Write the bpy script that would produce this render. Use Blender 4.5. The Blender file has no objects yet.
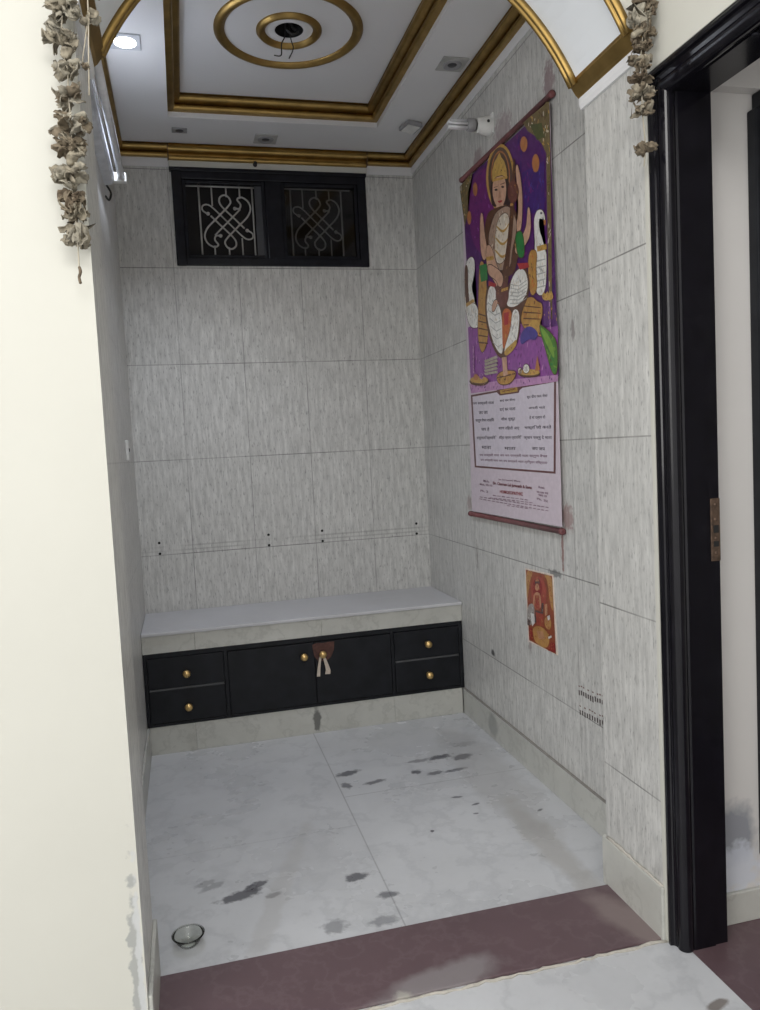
import bpy, bmesh, math, random
from mathutils import Vector, Matrix, noise
CAL_SHAPES = [
 ('paper', [[1.491,2.329],[0.69,2.319],[0.705,0.969],[1.53,0.969]]),
 ('violet', [[1.484,2.335],[0.692,2.318],[0.689,1.463],[1.445,1.495]]),
 ('plum', [[1.381,2.335],[1.15,2.299],[1.155,2.039],[1.293,1.976],[1.433,2.125]]),
 ('indigo', [[0.909,2.18],[0.738,2.159],[0.75,1.997],[0.892,2.039]]),
 ('magenta', [[1.483,1.747],[1.171,1.738],[0.826,1.635],[0.682,1.622],[0.694,1.462],[1.477,1.486]]),
 ('pink', [[1.493,1.511],[0.993,1.484],[0.694,1.467],[0.695,1.446],[1.479,1.471]]),
 ('mauve', [[0.783,1.717],[0.704,1.711],[0.682,1.622],[0.778,1.638]]),
 ('olive', [[0.885,2.338],[0.699,2.327],[0.707,2.155],[0.75,2.216],[0.799,2.261],[0.851,2.297]]),
 ('darkleaf', [[0.831,2.308],[0.745,2.281],[0.732,2.231],[0.783,2.24]]),
 ('olive', [[0.714,2.333],[0.688,2.322],[0.701,1.982],[0.718,1.65],[0.74,1.654],[0.73,1.991]]),
 ('olive', [[1.509,2.331],[1.354,2.34],[1.415,2.281],[1.43,2.2],[1.469,2.154],[1.478,2.215]]),
 ('orange', [[0.853,2.255],[0.86,2.242],[0.875,2.238],[0.893,2.245],[0.907,2.26],[0.912,2.277],[0.904,2.29],[0.889,2.294],[0.871,2.287],[0.857,2.272]]),
 ('orange', [[0.77,2.163],[0.777,2.147],[0.791,2.141],[0.809,2.147],[0.822,2.163],[0.826,2.183],[0.819,2.198],[0.804,2.204],[0.787,2.198],[0.774,2.182]]),
 ('orange', [[1.312,2.257],[1.319,2.243],[1.332,2.237],[1.348,2.242],[1.359,2.256],[1.362,2.273],[1.355,2.287],[1.342,2.293],[1.326,2.288],[1.315,2.274]]),
 ('orange', [[1.39,2.17],[1.397,2.155],[1.409,2.148],[1.424,2.153],[1.435,2.166],[1.437,2.184],[1.431,2.199],[1.418,2.205],[1.403,2.201],[1.393,2.187]]),
 ('gold', [[0.966,2.184],[0.971,2.16],[0.982,2.139],[0.998,2.122],[1.019,2.11],[1.044,2.103],[1.071,2.103],[1.1,2.109],[1.129,2.12],[1.156,2.138],[1.18,2.16],[1.199,2.186],[1.213,2.214],[1.221,2.243],[1.222,2.271],[1.215,2.297],[1.202,2.319],[1.183,2.336],[1.16,2.347],[1.134,2.351],[1.105,2.35],[1.077,2.342],[1.049,2.328],[1.024,2.31],[1.002,2.288],[0.985,2.263],[0.973,2.237],[0.966,2.21]]),
 ('halo', [[0.984,2.19],[0.988,2.168],[0.998,2.149],[1.012,2.134],[1.03,2.122],[1.051,2.116],[1.074,2.115],[1.099,2.12],[1.123,2.13],[1.146,2.146],[1.166,2.165],[1.183,2.188],[1.194,2.213],[1.2,2.239],[1.201,2.264],[1.195,2.288],[1.184,2.307],[1.168,2.323],[1.149,2.333],[1.126,2.338],[1.102,2.337],[1.078,2.33],[1.054,2.319],[1.033,2.303],[1.014,2.283],[1.0,2.261],[0.989,2.238],[0.984,2.214]]),
 ('orange', [[1.005,2.202],[1.009,2.183],[1.017,2.167],[1.028,2.153],[1.042,2.144],[1.059,2.138],[1.078,2.137],[1.097,2.141],[1.116,2.149],[1.134,2.162],[1.149,2.178],[1.162,2.197],[1.171,2.218],[1.175,2.239],[1.175,2.26],[1.171,2.279],[1.162,2.296],[1.15,2.31],[1.135,2.319],[1.117,2.323],[1.098,2.323],[1.079,2.318],[1.061,2.309],[1.044,2.296],[1.029,2.28],[1.018,2.262],[1.009,2.242],[1.005,2.222]]),
 ('halo', [[1.013,2.204],[1.017,2.187],[1.024,2.172],[1.034,2.159],[1.047,2.15],[1.062,2.145],[1.079,2.144],[1.096,2.148],[1.113,2.155],[1.129,2.167],[1.143,2.181],[1.154,2.199],[1.162,2.218],[1.166,2.238],[1.166,2.257],[1.162,2.275],[1.155,2.291],[1.143,2.303],[1.13,2.312],[1.114,2.316],[1.097,2.316],[1.08,2.312],[1.063,2.303],[1.048,2.292],[1.035,2.277],[1.024,2.26],[1.017,2.242],[1.013,2.223]]),
 ('hair', [[1.18,2.24],[1.142,2.27],[1.035,2.237],[1.008,2.174],[1.011,2.092],[1.047,2.119],[1.167,2.139],[1.188,2.181]]),
 ('skin', [[1.04,2.166],[1.045,2.148],[1.055,2.134],[1.07,2.125],[1.088,2.122],[1.107,2.124],[1.127,2.133],[1.143,2.148],[1.156,2.166],[1.164,2.186],[1.165,2.207],[1.16,2.225],[1.149,2.239],[1.133,2.248],[1.115,2.251],[1.095,2.247],[1.076,2.237],[1.06,2.223],[1.048,2.205],[1.041,2.185]]),
 ('crown', [[1.164,2.239],[1.16,2.276],[1.135,2.298],[1.109,2.306],[1.088,2.315],[1.073,2.292],[1.049,2.271],[1.031,2.236],[1.028,2.204],[1.075,2.23],[1.122,2.241]]),
 ('gold', [[1.163,2.245],[1.025,2.209],[1.026,2.201],[1.162,2.235]]),
 ('hair', [[1.116,2.191],[1.121,2.189],[1.132,2.192],[1.143,2.196],[1.147,2.201],[1.142,2.202],[1.131,2.2],[1.12,2.195]]),
 ('hair', [[1.056,2.181],[1.06,2.18],[1.071,2.182],[1.081,2.187],[1.085,2.191],[1.081,2.192],[1.07,2.19],[1.06,2.185]]),
 ('brown', [[1.153,2.212],[1.113,2.203],[1.113,2.202],[1.151,2.209]]),
 ('brown', [[1.091,2.203],[1.048,2.195],[1.048,2.192],[1.089,2.2]]),
 ('skin2', [[1.106,2.181],[1.093,2.178],[1.087,2.154],[1.113,2.16]]),
 ('red', [[1.122,2.152],[1.079,2.142],[1.084,2.136],[1.11,2.141]]),
 ('skin', [[1.137,2.139],[1.068,2.122],[1.04,2.084],[1.137,2.1]]),
 ('white', [[0.829,1.989],[0.812,2.016],[0.784,2.02],[0.753,2.004],[0.742,1.972],[0.76,1.969],[0.772,1.988],[0.79,1.989],[0.789,1.947],[0.748,1.897],[0.742,1.842],[0.761,1.735],[0.835,1.75],[0.84,1.866],[0.821,1.916]]),
 ('gold', [[0.811,1.906],[0.741,1.896],[0.739,1.878],[0.809,1.888]]),
 ('ink', [[0.764,2.001],[0.768,1.998],[0.775,2.0],[0.778,2.005],[0.774,2.008],[0.767,2.006]]),
 ('orange', [[0.756,1.976],[0.739,1.972],[0.743,1.955],[0.753,1.96]]),
 ('grey', [[0.818,1.861],[0.752,1.852],[0.75,1.848],[0.818,1.856]]),
 ('grey', [[0.82,1.839],[0.753,1.831],[0.752,1.827],[0.82,1.835]]),
 ('grey', [[0.822,1.818],[0.755,1.81],[0.754,1.806],[0.822,1.813]]),
 ('grey', [[0.823,1.796],[0.757,1.789],[0.755,1.785],[0.824,1.791]]),
 ('grey', [[0.825,1.774],[0.758,1.768],[0.757,1.764],[0.826,1.77]]),
 ('white', [[1.486,1.994],[1.452,2.02],[1.397,2.019],[1.369,1.99],[1.386,1.932],[1.427,1.903],[1.386,1.837],[1.369,1.763],[1.497,1.785],[1.507,1.89],[1.462,1.93]]),
 ('white', [[1.492,1.834],[1.409,1.837],[1.359,1.809],[1.348,1.726],[1.439,1.736],[1.485,1.78]]),
 ('brown', [[1.489,2.009],[1.445,1.992],[1.466,1.894],[1.444,1.844],[1.492,1.834],[1.499,1.907]]),
 ('gold', [[1.495,1.847],[1.407,1.85],[1.391,1.837],[1.486,1.831]]),
 ('throne', [[0.876,1.911],[0.805,1.892],[0.827,1.835],[0.815,1.765],[0.865,1.748],[0.886,1.806]]),
 ('throne', [[0.949,1.749],[0.865,1.754],[0.818,1.723],[0.784,1.712],[0.787,1.671],[0.826,1.635],[0.781,1.597],[0.875,1.632],[0.96,1.668]]),
 ('throne', [[1.322,1.988],[1.262,1.955],[1.256,1.826],[1.256,1.68],[1.308,1.625],[1.346,1.624],[1.375,1.698],[1.346,1.844]]),
 ('brown', [[0.93,1.734],[0.796,1.702],[0.797,1.699],[0.931,1.73]]),
 ('brown', [[0.932,1.713],[0.798,1.684],[0.798,1.681],[0.933,1.708]]),
 ('brown', [[0.934,1.691],[0.799,1.665],[0.8,1.662],[0.935,1.687]]),
 ('brown', [[0.936,1.669],[0.801,1.647],[0.801,1.644],[0.937,1.665]]),
 ('brown', [[1.353,1.783],[1.256,1.753],[1.257,1.749],[1.354,1.777]]),
 ('brown', [[1.357,1.755],[1.259,1.728],[1.259,1.724],[1.357,1.749]]),
 ('brown', [[1.36,1.727],[1.262,1.702],[1.262,1.698],[1.36,1.721]]),
 ('brown', [[1.363,1.699],[1.264,1.677],[1.265,1.673],[1.364,1.693]]),
 ('brown', [[1.366,1.671],[1.267,1.652],[1.268,1.647],[1.367,1.665]]),
 ('gold', [[0.804,1.639],[0.809,1.631],[0.822,1.625],[0.841,1.624],[0.861,1.627],[0.88,1.634],[0.892,1.644],[0.896,1.654],[0.891,1.663],[0.877,1.669],[0.858,1.67],[0.837,1.667],[0.819,1.659],[0.807,1.65]]),
 ('gold', [[0.787,1.738],[0.769,1.75],[0.759,1.735],[0.744,1.747],[0.734,1.732],[0.717,1.743],[0.703,1.721],[0.71,1.711],[0.772,1.718]]),
 ('blue', [[0.972,1.636],[0.898,1.663],[0.815,1.623],[0.847,1.598],[0.896,1.614],[0.963,1.596]]),
 ('brown', [[1.226,2.139],[1.16,2.137],[1.014,2.109],[0.949,2.057],[0.927,1.977],[0.964,1.896],[1.009,1.849],[1.193,1.89],[1.251,2.002],[1.262,2.078]]),
 ('blouse', [[1.164,2.108],[1.112,2.118],[1.016,2.106],[0.961,2.036],[0.965,1.996],[1.011,1.941],[1.028,1.878],[1.184,1.914],[1.213,1.993],[1.224,2.049]]),
 ('cream', [[1.126,2.092],[1.029,2.089],[1.015,2.009],[1.066,1.921],[1.155,1.925],[1.165,2.007]]),
 ('gold', [[1.14,2.07],[1.077,2.027],[1.011,2.05],[1.012,2.044],[1.078,2.017],[1.141,2.062]]),
 ('gold', [[1.151,2.03],[1.082,1.981],[1.011,2.008],[1.012,2.002],[1.083,1.971],[1.152,2.021]]),
 ('gold', [[1.162,1.989],[1.087,1.935],[1.011,1.966],[1.011,1.96],[1.088,1.925],[1.163,1.98]]),
 ('skin', [[0.955,2.213],[0.934,2.222],[0.911,2.157],[0.905,2.075],[0.926,1.985],[0.971,1.997],[0.938,2.069],[0.945,2.153]]),
 ('skin', [[0.868,2.056],[0.847,2.038],[0.85,1.956],[0.902,1.93],[0.972,1.915],[0.988,1.948],[0.908,1.972],[0.876,2.003]]),
 ('skin', [[1.293,2.159],[1.264,2.151],[1.258,2.068],[1.23,1.997],[1.27,1.962],[1.309,2.017]]),
 ('skin', [[1.248,2.029],[1.188,2.004],[1.155,1.925],[1.093,1.867],[1.093,1.824],[1.147,1.826],[1.172,1.867],[1.249,1.929]]),
 ('gold', [[1.253,1.98],[1.178,1.966],[1.175,1.951],[1.245,1.963]]),
 ('gold', [[0.983,1.959],[0.959,1.912],[0.943,1.912],[0.966,1.96]]),
 ('green', [[0.979,1.995],[0.912,1.989],[0.901,1.897],[0.948,1.899],[0.969,1.931]]),
 ('green', [[1.325,1.964],[1.246,1.954],[1.243,1.89],[1.312,1.897]]),
 ('brown', [[1.264,1.879],[1.159,1.851],[1.098,1.795],[1.013,1.856],[0.944,1.875],[0.892,1.852],[0.87,1.808],[0.883,1.757],[0.952,1.711],[0.982,1.604],[1.12,1.569],[1.186,1.591],[1.249,1.666],[1.287,1.752]]),
 ('white', [[1.228,1.866],[1.175,1.851],[1.151,1.787],[1.119,1.729],[1.118,1.588],[1.17,1.601],[1.226,1.663],[1.265,1.748],[1.264,1.815]]),
 ('white', [[1.021,1.847],[0.958,1.869],[0.907,1.851],[0.885,1.811],[0.894,1.77],[0.956,1.744],[1.024,1.743],[1.079,1.762],[1.047,1.802]]),
 ('grey', [[1.037,1.831],[0.963,1.809],[0.895,1.814],[0.895,1.811],[0.964,1.806],[1.037,1.828]]),
 ('grey', [[1.038,1.817],[0.964,1.797],[0.896,1.802],[0.896,1.799],[0.965,1.794],[1.038,1.815]]),
 ('grey', [[1.039,1.804],[0.965,1.785],[0.897,1.79],[0.897,1.788],[0.966,1.782],[1.04,1.801]]),
 ('grey', [[1.041,1.791],[0.967,1.774],[0.898,1.779],[0.898,1.776],[0.967,1.77],[1.041,1.788]]),
 ('grey', [[1.042,1.777],[0.968,1.762],[0.899,1.767],[0.899,1.764],[0.968,1.758],[1.042,1.774]]),
 ('grey', [[1.043,1.764],[0.969,1.75],[0.9,1.755],[0.9,1.753],[0.969,1.746],[1.043,1.761]]),
 ('grey', [[1.25,1.807],[1.19,1.777],[1.137,1.776],[1.137,1.773],[1.19,1.773],[1.251,1.803]]),
 ('grey', [[1.244,1.775],[1.185,1.747],[1.135,1.746],[1.135,1.743],[1.186,1.742],[1.245,1.772]]),
 ('grey', [[1.238,1.744],[1.181,1.716],[1.134,1.717],[1.134,1.714],[1.181,1.712],[1.238,1.74]]),
 ('grey', [[1.232,1.712],[1.176,1.685],[1.132,1.687],[1.132,1.684],[1.177,1.681],[1.232,1.709]]),
 ('grey', [[1.225,1.681],[1.172,1.655],[1.131,1.657],[1.131,1.655],[1.172,1.651],[1.226,1.677]]),
 ('grey', [[1.219,1.65],[1.167,1.624],[1.129,1.628],[1.129,1.625],[1.168,1.62],[1.219,1.646]]),
 ('saffron', [[1.116,1.76],[1.022,1.736],[1.042,1.67],[1.093,1.62],[1.124,1.601],[1.123,1.671]]),
 ('red', [[1.103,1.738],[1.053,1.734],[1.064,1.691],[1.101,1.691]]),
 ('white', [[1.022,1.74],[0.958,1.72],[0.985,1.635],[1.009,1.608],[1.108,1.581],[1.108,1.61],[1.042,1.67]]),
 ('gold', [[1.117,1.6],[1.036,1.617],[0.991,1.628],[0.999,1.601],[1.097,1.573]]),
 ('red', [[0.969,1.888],[0.88,1.869],[0.869,1.851],[0.945,1.86]]),
 ('red', [[1.234,1.885],[1.159,1.857],[1.175,1.848],[1.236,1.867]]),
 ('brown', [[0.968,2.25],[0.948,2.243],[0.968,2.111],[0.995,2.004],[1.033,1.913],[1.055,1.816],[1.122,1.76],[1.158,1.802],[1.125,1.857],[1.075,1.923],[1.031,2.014],[1.0,2.122]]),
 ('gourd', [[0.931,2.124],[0.936,2.111],[0.947,2.102],[0.963,2.098],[0.982,2.101],[1.0,2.109],[1.015,2.123],[1.024,2.139],[1.026,2.155],[1.021,2.168],[1.009,2.177],[0.993,2.18],[0.975,2.177],[0.957,2.168],[0.942,2.155],[0.934,2.139]]),
 ('gourd', [[1.048,1.797],[1.053,1.781],[1.065,1.769],[1.082,1.761],[1.102,1.758],[1.123,1.762],[1.143,1.772],[1.159,1.787],[1.168,1.804],[1.17,1.822],[1.164,1.839],[1.152,1.851],[1.134,1.859],[1.114,1.86],[1.092,1.856],[1.073,1.846],[1.059,1.831],[1.05,1.815]]),
 ('gold', [[1.006,2.107],[0.982,2.099],[0.983,2.091],[1.007,2.099]]),
 ('gold', [[1.115,1.828],[1.054,1.824],[1.055,1.814],[1.116,1.818]]),
 ('skin', [[1.244,1.944],[1.209,1.942],[1.167,1.921],[1.124,1.899],[1.09,1.868],[1.108,1.837],[1.138,1.841],[1.157,1.871],[1.232,1.906]]),
 ('skin', [[1.204,1.792],[1.17,1.803],[1.148,1.787],[1.192,1.758],[1.215,1.767]]),
 ('leaf', [[0.818,1.65],[0.778,1.634],[0.723,1.603],[0.684,1.567],[0.692,1.467],[0.731,1.475],[0.772,1.564]]),
 ('leaf2', [[0.807,1.643],[0.757,1.614],[0.715,1.566],[0.706,1.514],[0.739,1.549],[0.781,1.597]]),
 ('throne', [[1.2,1.514],[1.131,1.528],[1.059,1.52],[1.011,1.512],[1.023,1.491],[1.078,1.472],[1.174,1.48]]),
 ('brown', [[1.194,1.51],[1.018,1.508],[1.019,1.503],[1.192,1.504]]),
 ('skin', [[1.134,1.578],[1.09,1.575],[1.086,1.508],[1.126,1.506]]),
 ('book', [[1.312,1.588],[1.186,1.592],[1.168,1.581],[1.3,1.578]]),
 ('book', [[1.313,1.576],[1.187,1.578],[1.17,1.567],[1.301,1.566]]),
 ('book', [[1.315,1.563],[1.189,1.563],[1.171,1.553],[1.303,1.553]]),
 ('book', [[1.316,1.551],[1.19,1.549],[1.173,1.539],[1.304,1.541]]),
 ('book', [[1.318,1.539],[1.192,1.535],[1.174,1.525],[1.305,1.529]]),
 ('brown', [[1.272,1.501],[1.28,1.496],[1.303,1.492],[1.337,1.491],[1.377,1.494],[1.419,1.499],[1.454,1.506],[1.478,1.514],[1.486,1.522],[1.476,1.528],[1.451,1.532],[1.415,1.532],[1.373,1.529],[1.333,1.524],[1.3,1.517],[1.279,1.509]]),
 ('gold', [[1.278,1.508],[1.285,1.504],[1.307,1.501],[1.338,1.501],[1.376,1.504],[1.415,1.509],[1.448,1.515],[1.47,1.522],[1.478,1.528],[1.469,1.533],[1.446,1.535],[1.412,1.535],[1.373,1.532],[1.335,1.527],[1.304,1.521],[1.284,1.514]]),
 ('orange', [[1.38,1.529],[1.39,1.52],[1.41,1.518],[1.43,1.524],[1.437,1.535],[1.427,1.544],[1.407,1.546],[1.387,1.54]]),
 ('pink', [[1.324,1.527],[1.332,1.519],[1.349,1.517],[1.365,1.522],[1.371,1.532],[1.363,1.54],[1.346,1.542],[1.33,1.536]]),
 ('brown', [[0.814,1.484],[0.821,1.479],[0.84,1.477],[0.869,1.477],[0.904,1.479],[0.939,1.484],[0.969,1.49],[0.99,1.497],[0.997,1.503],[0.989,1.508],[0.967,1.51],[0.937,1.51],[0.901,1.507],[0.867,1.502],[0.838,1.496],[0.82,1.49]]),
 ('gold', [[0.818,1.489],[0.825,1.485],[0.843,1.484],[0.87,1.484],[0.903,1.487],[0.936,1.491],[0.965,1.496],[0.984,1.502],[0.991,1.507],[0.983,1.511],[0.963,1.512],[0.934,1.511],[0.901,1.508],[0.869,1.504],[0.842,1.499],[0.824,1.493]]),
 ('white', [[0.898,1.509],[0.904,1.501],[0.917,1.497],[0.933,1.498],[0.946,1.505],[0.95,1.515],[0.944,1.524],[0.931,1.528],[0.915,1.526],[0.902,1.519]]),
 ('orange', [[0.856,1.495],[0.833,1.548],[0.823,1.518],[0.815,1.496]]),
 ('cream', [[0.961,1.509],[0.966,1.502],[0.978,1.501],[0.989,1.505],[0.993,1.513],[0.988,1.519],[0.976,1.521],[0.965,1.517]]),
 ('pink', [[1.429,1.661],[1.415,1.659],[1.424,1.55],[1.438,1.551]]),
 ('pink', [[0.732,1.707],[0.723,1.705],[0.724,1.619],[0.733,1.62]]),
 ('frame', [[1.482,1.464],[0.709,1.452],[0.735,1.145],[1.472,1.159]]),
 ('panel', [[1.464,1.456],[0.723,1.446],[0.748,1.152],[1.454,1.166]]),
 ('frame', [[1.212,1.458],[1.192,1.463],[1.132,1.462],[1.085,1.466],[0.998,1.462],[0.968,1.449],[0.992,1.443],[1.0,1.434],[1.174,1.438],[1.194,1.448]]),
 ('plaque', [[1.172,1.458],[1.013,1.456],[1.008,1.44],[1.165,1.443]]),
 ('plumink', [[1.285,1.05],[1.251,1.049],[1.251,1.047],[1.285,1.047]]),
 ('plumink', [[1.238,1.049],[1.206,1.049],[1.206,1.047],[1.239,1.047]]),
 ('plumink', [[1.193,1.049],[1.161,1.049],[1.162,1.046],[1.193,1.046]]),
 ('plumink', [[1.149,1.049],[1.118,1.048],[1.119,1.046],[1.149,1.046]]),
 ('plumink', [[1.106,1.048],[1.076,1.048],[1.077,1.046],[1.107,1.046]]),
 ('plumink', [[1.065,1.048],[1.036,1.048],[1.036,1.046],[1.065,1.046]]),
 ('plumink', [[1.024,1.048],[0.996,1.048],[0.996,1.045],[1.025,1.046]]),
 ('plumink', [[0.985,1.048],[0.957,1.047],[0.958,1.045],[0.985,1.045]]),
 ('plumink', [[1.319,1.038],[1.286,1.038],[1.286,1.036],[1.319,1.036]]),
 ('plumink', [[1.273,1.038],[1.24,1.039],[1.241,1.036],[1.273,1.036]]),
 ('plumink', [[1.228,1.039],[1.196,1.039],[1.196,1.036],[1.228,1.036]]),
 ('plumink', [[1.184,1.039],[1.153,1.039],[1.154,1.036],[1.184,1.036]]),
 ('plumink', [[1.141,1.039],[1.112,1.039],[1.112,1.036],[1.142,1.036]]),
 ('plumink', [[1.1,1.039],[1.071,1.039],[1.071,1.036],[1.1,1.036]]),
 ('plumink', [[1.06,1.039],[1.031,1.039],[1.032,1.037],[1.06,1.037]]),
 ('plumink', [[1.02,1.039],[0.993,1.039],[0.993,1.037],[1.021,1.037]]),
 ('plumink', [[0.982,1.039],[0.955,1.039],[0.955,1.037],[0.982,1.037]]),
 ('plumink', [[0.945,1.039],[0.919,1.039],[0.919,1.037],[0.945,1.037]]),
 ('plumink', [[1.427,1.037],[1.394,1.036],[1.394,1.034],[1.427,1.034]]),
 ('plumink', [[1.381,1.036],[1.349,1.036],[1.349,1.033],[1.381,1.033]]),
 ('plumink', [[1.336,1.036],[1.305,1.035],[1.305,1.033],[1.337,1.033]]),
 ('plumink', [[1.293,1.035],[1.262,1.035],[1.263,1.032],[1.293,1.033]]),
 ('plumink', [[1.251,1.035],[1.221,1.034],[1.221,1.032],[1.251,1.032]]),
 ('plumink', [[1.209,1.034],[1.18,1.034],[1.181,1.031],[1.21,1.032]]),
 ('plumink', [[1.169,1.034],[1.141,1.033],[1.141,1.031],[1.169,1.031]]),
 ('plumink', [[1.13,1.033],[1.102,1.033],[1.103,1.031],[1.13,1.031]]),
 ('plumink', [[1.092,1.033],[1.065,1.033],[1.065,1.03],[1.092,1.031]]),
 ('plumink', [[1.055,1.033],[1.028,1.032],[1.029,1.03],[1.055,1.03]]),
 ('plumink', [[1.018,1.032],[0.993,1.032],[0.993,1.03],[1.019,1.03]]),
 ('plumink', [[0.983,1.032],[0.958,1.031],[0.958,1.029],[0.983,1.029]]),
 ('plumink', [[0.948,1.031],[0.924,1.031],[0.924,1.029],[0.948,1.029]]),
 ('plumink', [[0.914,1.031],[0.891,1.031],[0.891,1.028],[0.915,1.029]]),
 ('plumink', [[0.881,1.031],[0.858,1.03],[0.858,1.028],[0.882,1.028]]),
 ('plumink', [[0.849,1.03],[0.826,1.03],[0.826,1.028],[0.849,1.028]]),
 ('plumink', [[0.817,1.03],[0.795,1.03],[0.795,1.027],[0.818,1.028]]),
 ('plumink', [[1.433,1.028],[1.4,1.028],[1.4,1.025],[1.433,1.026]]),
 ('plumink', [[1.387,1.028],[1.354,1.027],[1.354,1.024],[1.387,1.025]]),
 ('plumink', [[1.342,1.027],[1.31,1.026],[1.31,1.024],[1.342,1.024]]),
 ('plumink', [[1.298,1.026],[1.267,1.026],[1.267,1.023],[1.298,1.024]]),
 ('plumink', [[1.255,1.025],[1.225,1.025],[1.225,1.022],[1.255,1.023]]),
 ('plumink', [[1.214,1.025],[1.184,1.024],[1.185,1.022],[1.214,1.022]]),
 ('plumink', [[1.173,1.024],[1.145,1.024],[1.145,1.021],[1.173,1.022]]),
 ('plumink', [[1.134,1.023],[1.106,1.023],[1.106,1.02],[1.134,1.021]]),
 ('plumink', [[1.095,1.023],[1.068,1.022],[1.068,1.02],[1.095,1.02]]),
 ('plumink', [[1.058,1.022],[1.031,1.022],[1.031,1.019],[1.058,1.02]]),
 ('plumink', [[1.021,1.022],[0.995,1.021],[0.995,1.019],[1.021,1.019]]),
 ('plumink', [[0.985,1.021],[0.96,1.02],[0.96,1.018],[0.985,1.019]]),
 ('plumink', [[0.95,1.02],[0.926,1.02],[0.926,1.018],[0.951,1.018]]),
 ('plumink', [[0.916,1.02],[0.892,1.019],[0.892,1.017],[0.916,1.018]]),
 ('plumink', [[0.883,1.019],[0.859,1.019],[0.86,1.017],[0.883,1.017]]),
 ('plumink', [[0.85,1.019],[0.827,1.018],[0.828,1.016],[0.851,1.016]]),
 ('plumink', [[0.819,1.018],[0.796,1.018],[0.796,1.016],[0.819,1.016]]),
 ('plumink', [[1.147,1.016],[1.117,1.016],[1.117,1.014],[1.147,1.014]]),
 ('plumink', [[1.105,1.016],[1.076,1.016],[1.076,1.014],[1.105,1.014]]),
 ('plumink', [[1.065,1.016],[1.036,1.016],[1.036,1.014],[1.065,1.014]]),
 ('plumink', [[1.025,1.016],[0.998,1.016],[0.998,1.014],[1.026,1.014]]),
 ('plumink', [[0.987,1.016],[0.96,1.016],[0.96,1.014],[0.987,1.014]]),
]
CAL_TEXT = [
 ('जय सरस्वती माता', (1.461, 1.419), (1.234, 1.406), 0.017, 'ink'),
 ('जय जय', (1.398, 1.379), (1.302, 1.375), 0.012, 'ink'),
 ('सद्गुण वैभव शालिनी', (1.439, 1.346), (1.241, 1.338), 0.018, 'ink'),
 ('जय हे', (1.38, 1.308), (1.292, 1.305), 0.018, 'ink'),
 ('चन्द्रवदनि पद्मासिनि', (1.434, 1.273), (1.223, 1.268), 0.018, 'ink'),
 ('माता', (1.383, 1.235), (1.283, 1.233), 0.013, 'ink'),
 ('बाएं कर वीणा', (1.176, 1.412), (1.032, 1.406), 0.012, 'ink'),
 ('दाएं कर माला', (1.18, 1.376), (1.035, 1.371), 0.016, 'ink'),
 ('शीश मुकुट', (1.168, 1.339), (1.038, 1.334), 0.016, 'ink'),
 ('शरण तिहारी आए', (1.198, 1.306), (1.006, 1.299), 0.016, 'ink'),
 ('विद्या ज्ञान प्रदायिनि', (1.199, 1.269), (0.987, 1.264), 0.016, 'ink'),
 ('माता', (1.15, 1.229), (1.045, 1.227), 0.011, 'ink'),
 ('धूप दीप फल मेवा', (0.933, 1.406), (0.773, 1.399), 0.014, 'ink'),
 ('आरती गाते', (0.923, 1.37), (0.794, 1.364), 0.01, 'ink'),
 ('हे मां दर्शन दो', (0.919, 1.332), (0.794, 1.328), 0.015, 'ink'),
 ('भक्ति जो करते', (0.963, 1.298), (0.752, 1.292), 0.016, 'ink'),
 ('ज्ञान चक्षु दे माता', (0.971, 1.263), (0.752, 1.257), 0.016, 'ink'),
 ('जय जय', (0.908, 1.226), (0.805, 1.223), 0.01, 'ink'),
 ('जय सरस्वती माता जय जय सरस्वती माता सद्गुण वैभव', (1.41, 1.204), (0.789, 1.196), 0.014, 'plumink'),
 ('जय सरस्वती माता जय जय सरस्वती माता त्रिभुवन विख्याता', (1.401, 1.184), (0.791, 1.174), 0.013, 'plumink'),
 ('सरस्वती', (1.149, 1.447), (1.025, 1.445), 0.009, 'maroon'),
 ('Dr. Channan Lal Jagnnath & Sons', (1.277, 1.089), (0.922, 1.083), 0.015, 'maroon'),
 ('HOMOEOPATHIC', (1.211, 1.06), (0.999, 1.059), 0.013, 'red2'),
 ('Jai Saraswati Mata', (1.222, 1.11), (1.016, 1.107), 0.008, 'plumink'),
 ('Mob.', (1.381, 1.1), (1.313, 1.098), 0.009, 'plumink'),
 ('Mob. 98110', (1.421, 1.085), (1.285, 1.083), 0.008, 'plumink'),
 ('Ph. 2', (1.417, 1.058), (1.334, 1.056), 0.009, 'plumink'),
 ('Resi.', (0.866, 1.092), (0.817, 1.091), 0.008, 'plumink'),
 ('98100 98', (0.883, 1.075), (0.795, 1.073), 0.007, 'plumink'),
 ('98110', (0.869, 1.065), (0.805, 1.063), 0.007, 'plumink'),
 ('Ph. 22', (0.882, 1.051), (0.797, 1.046), 0.007, 'plumink'),
]
RODS = [(1.5, 2.354), (0.671, 2.342), (1.562, 0.956), (0.702, 0.953)]
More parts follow.
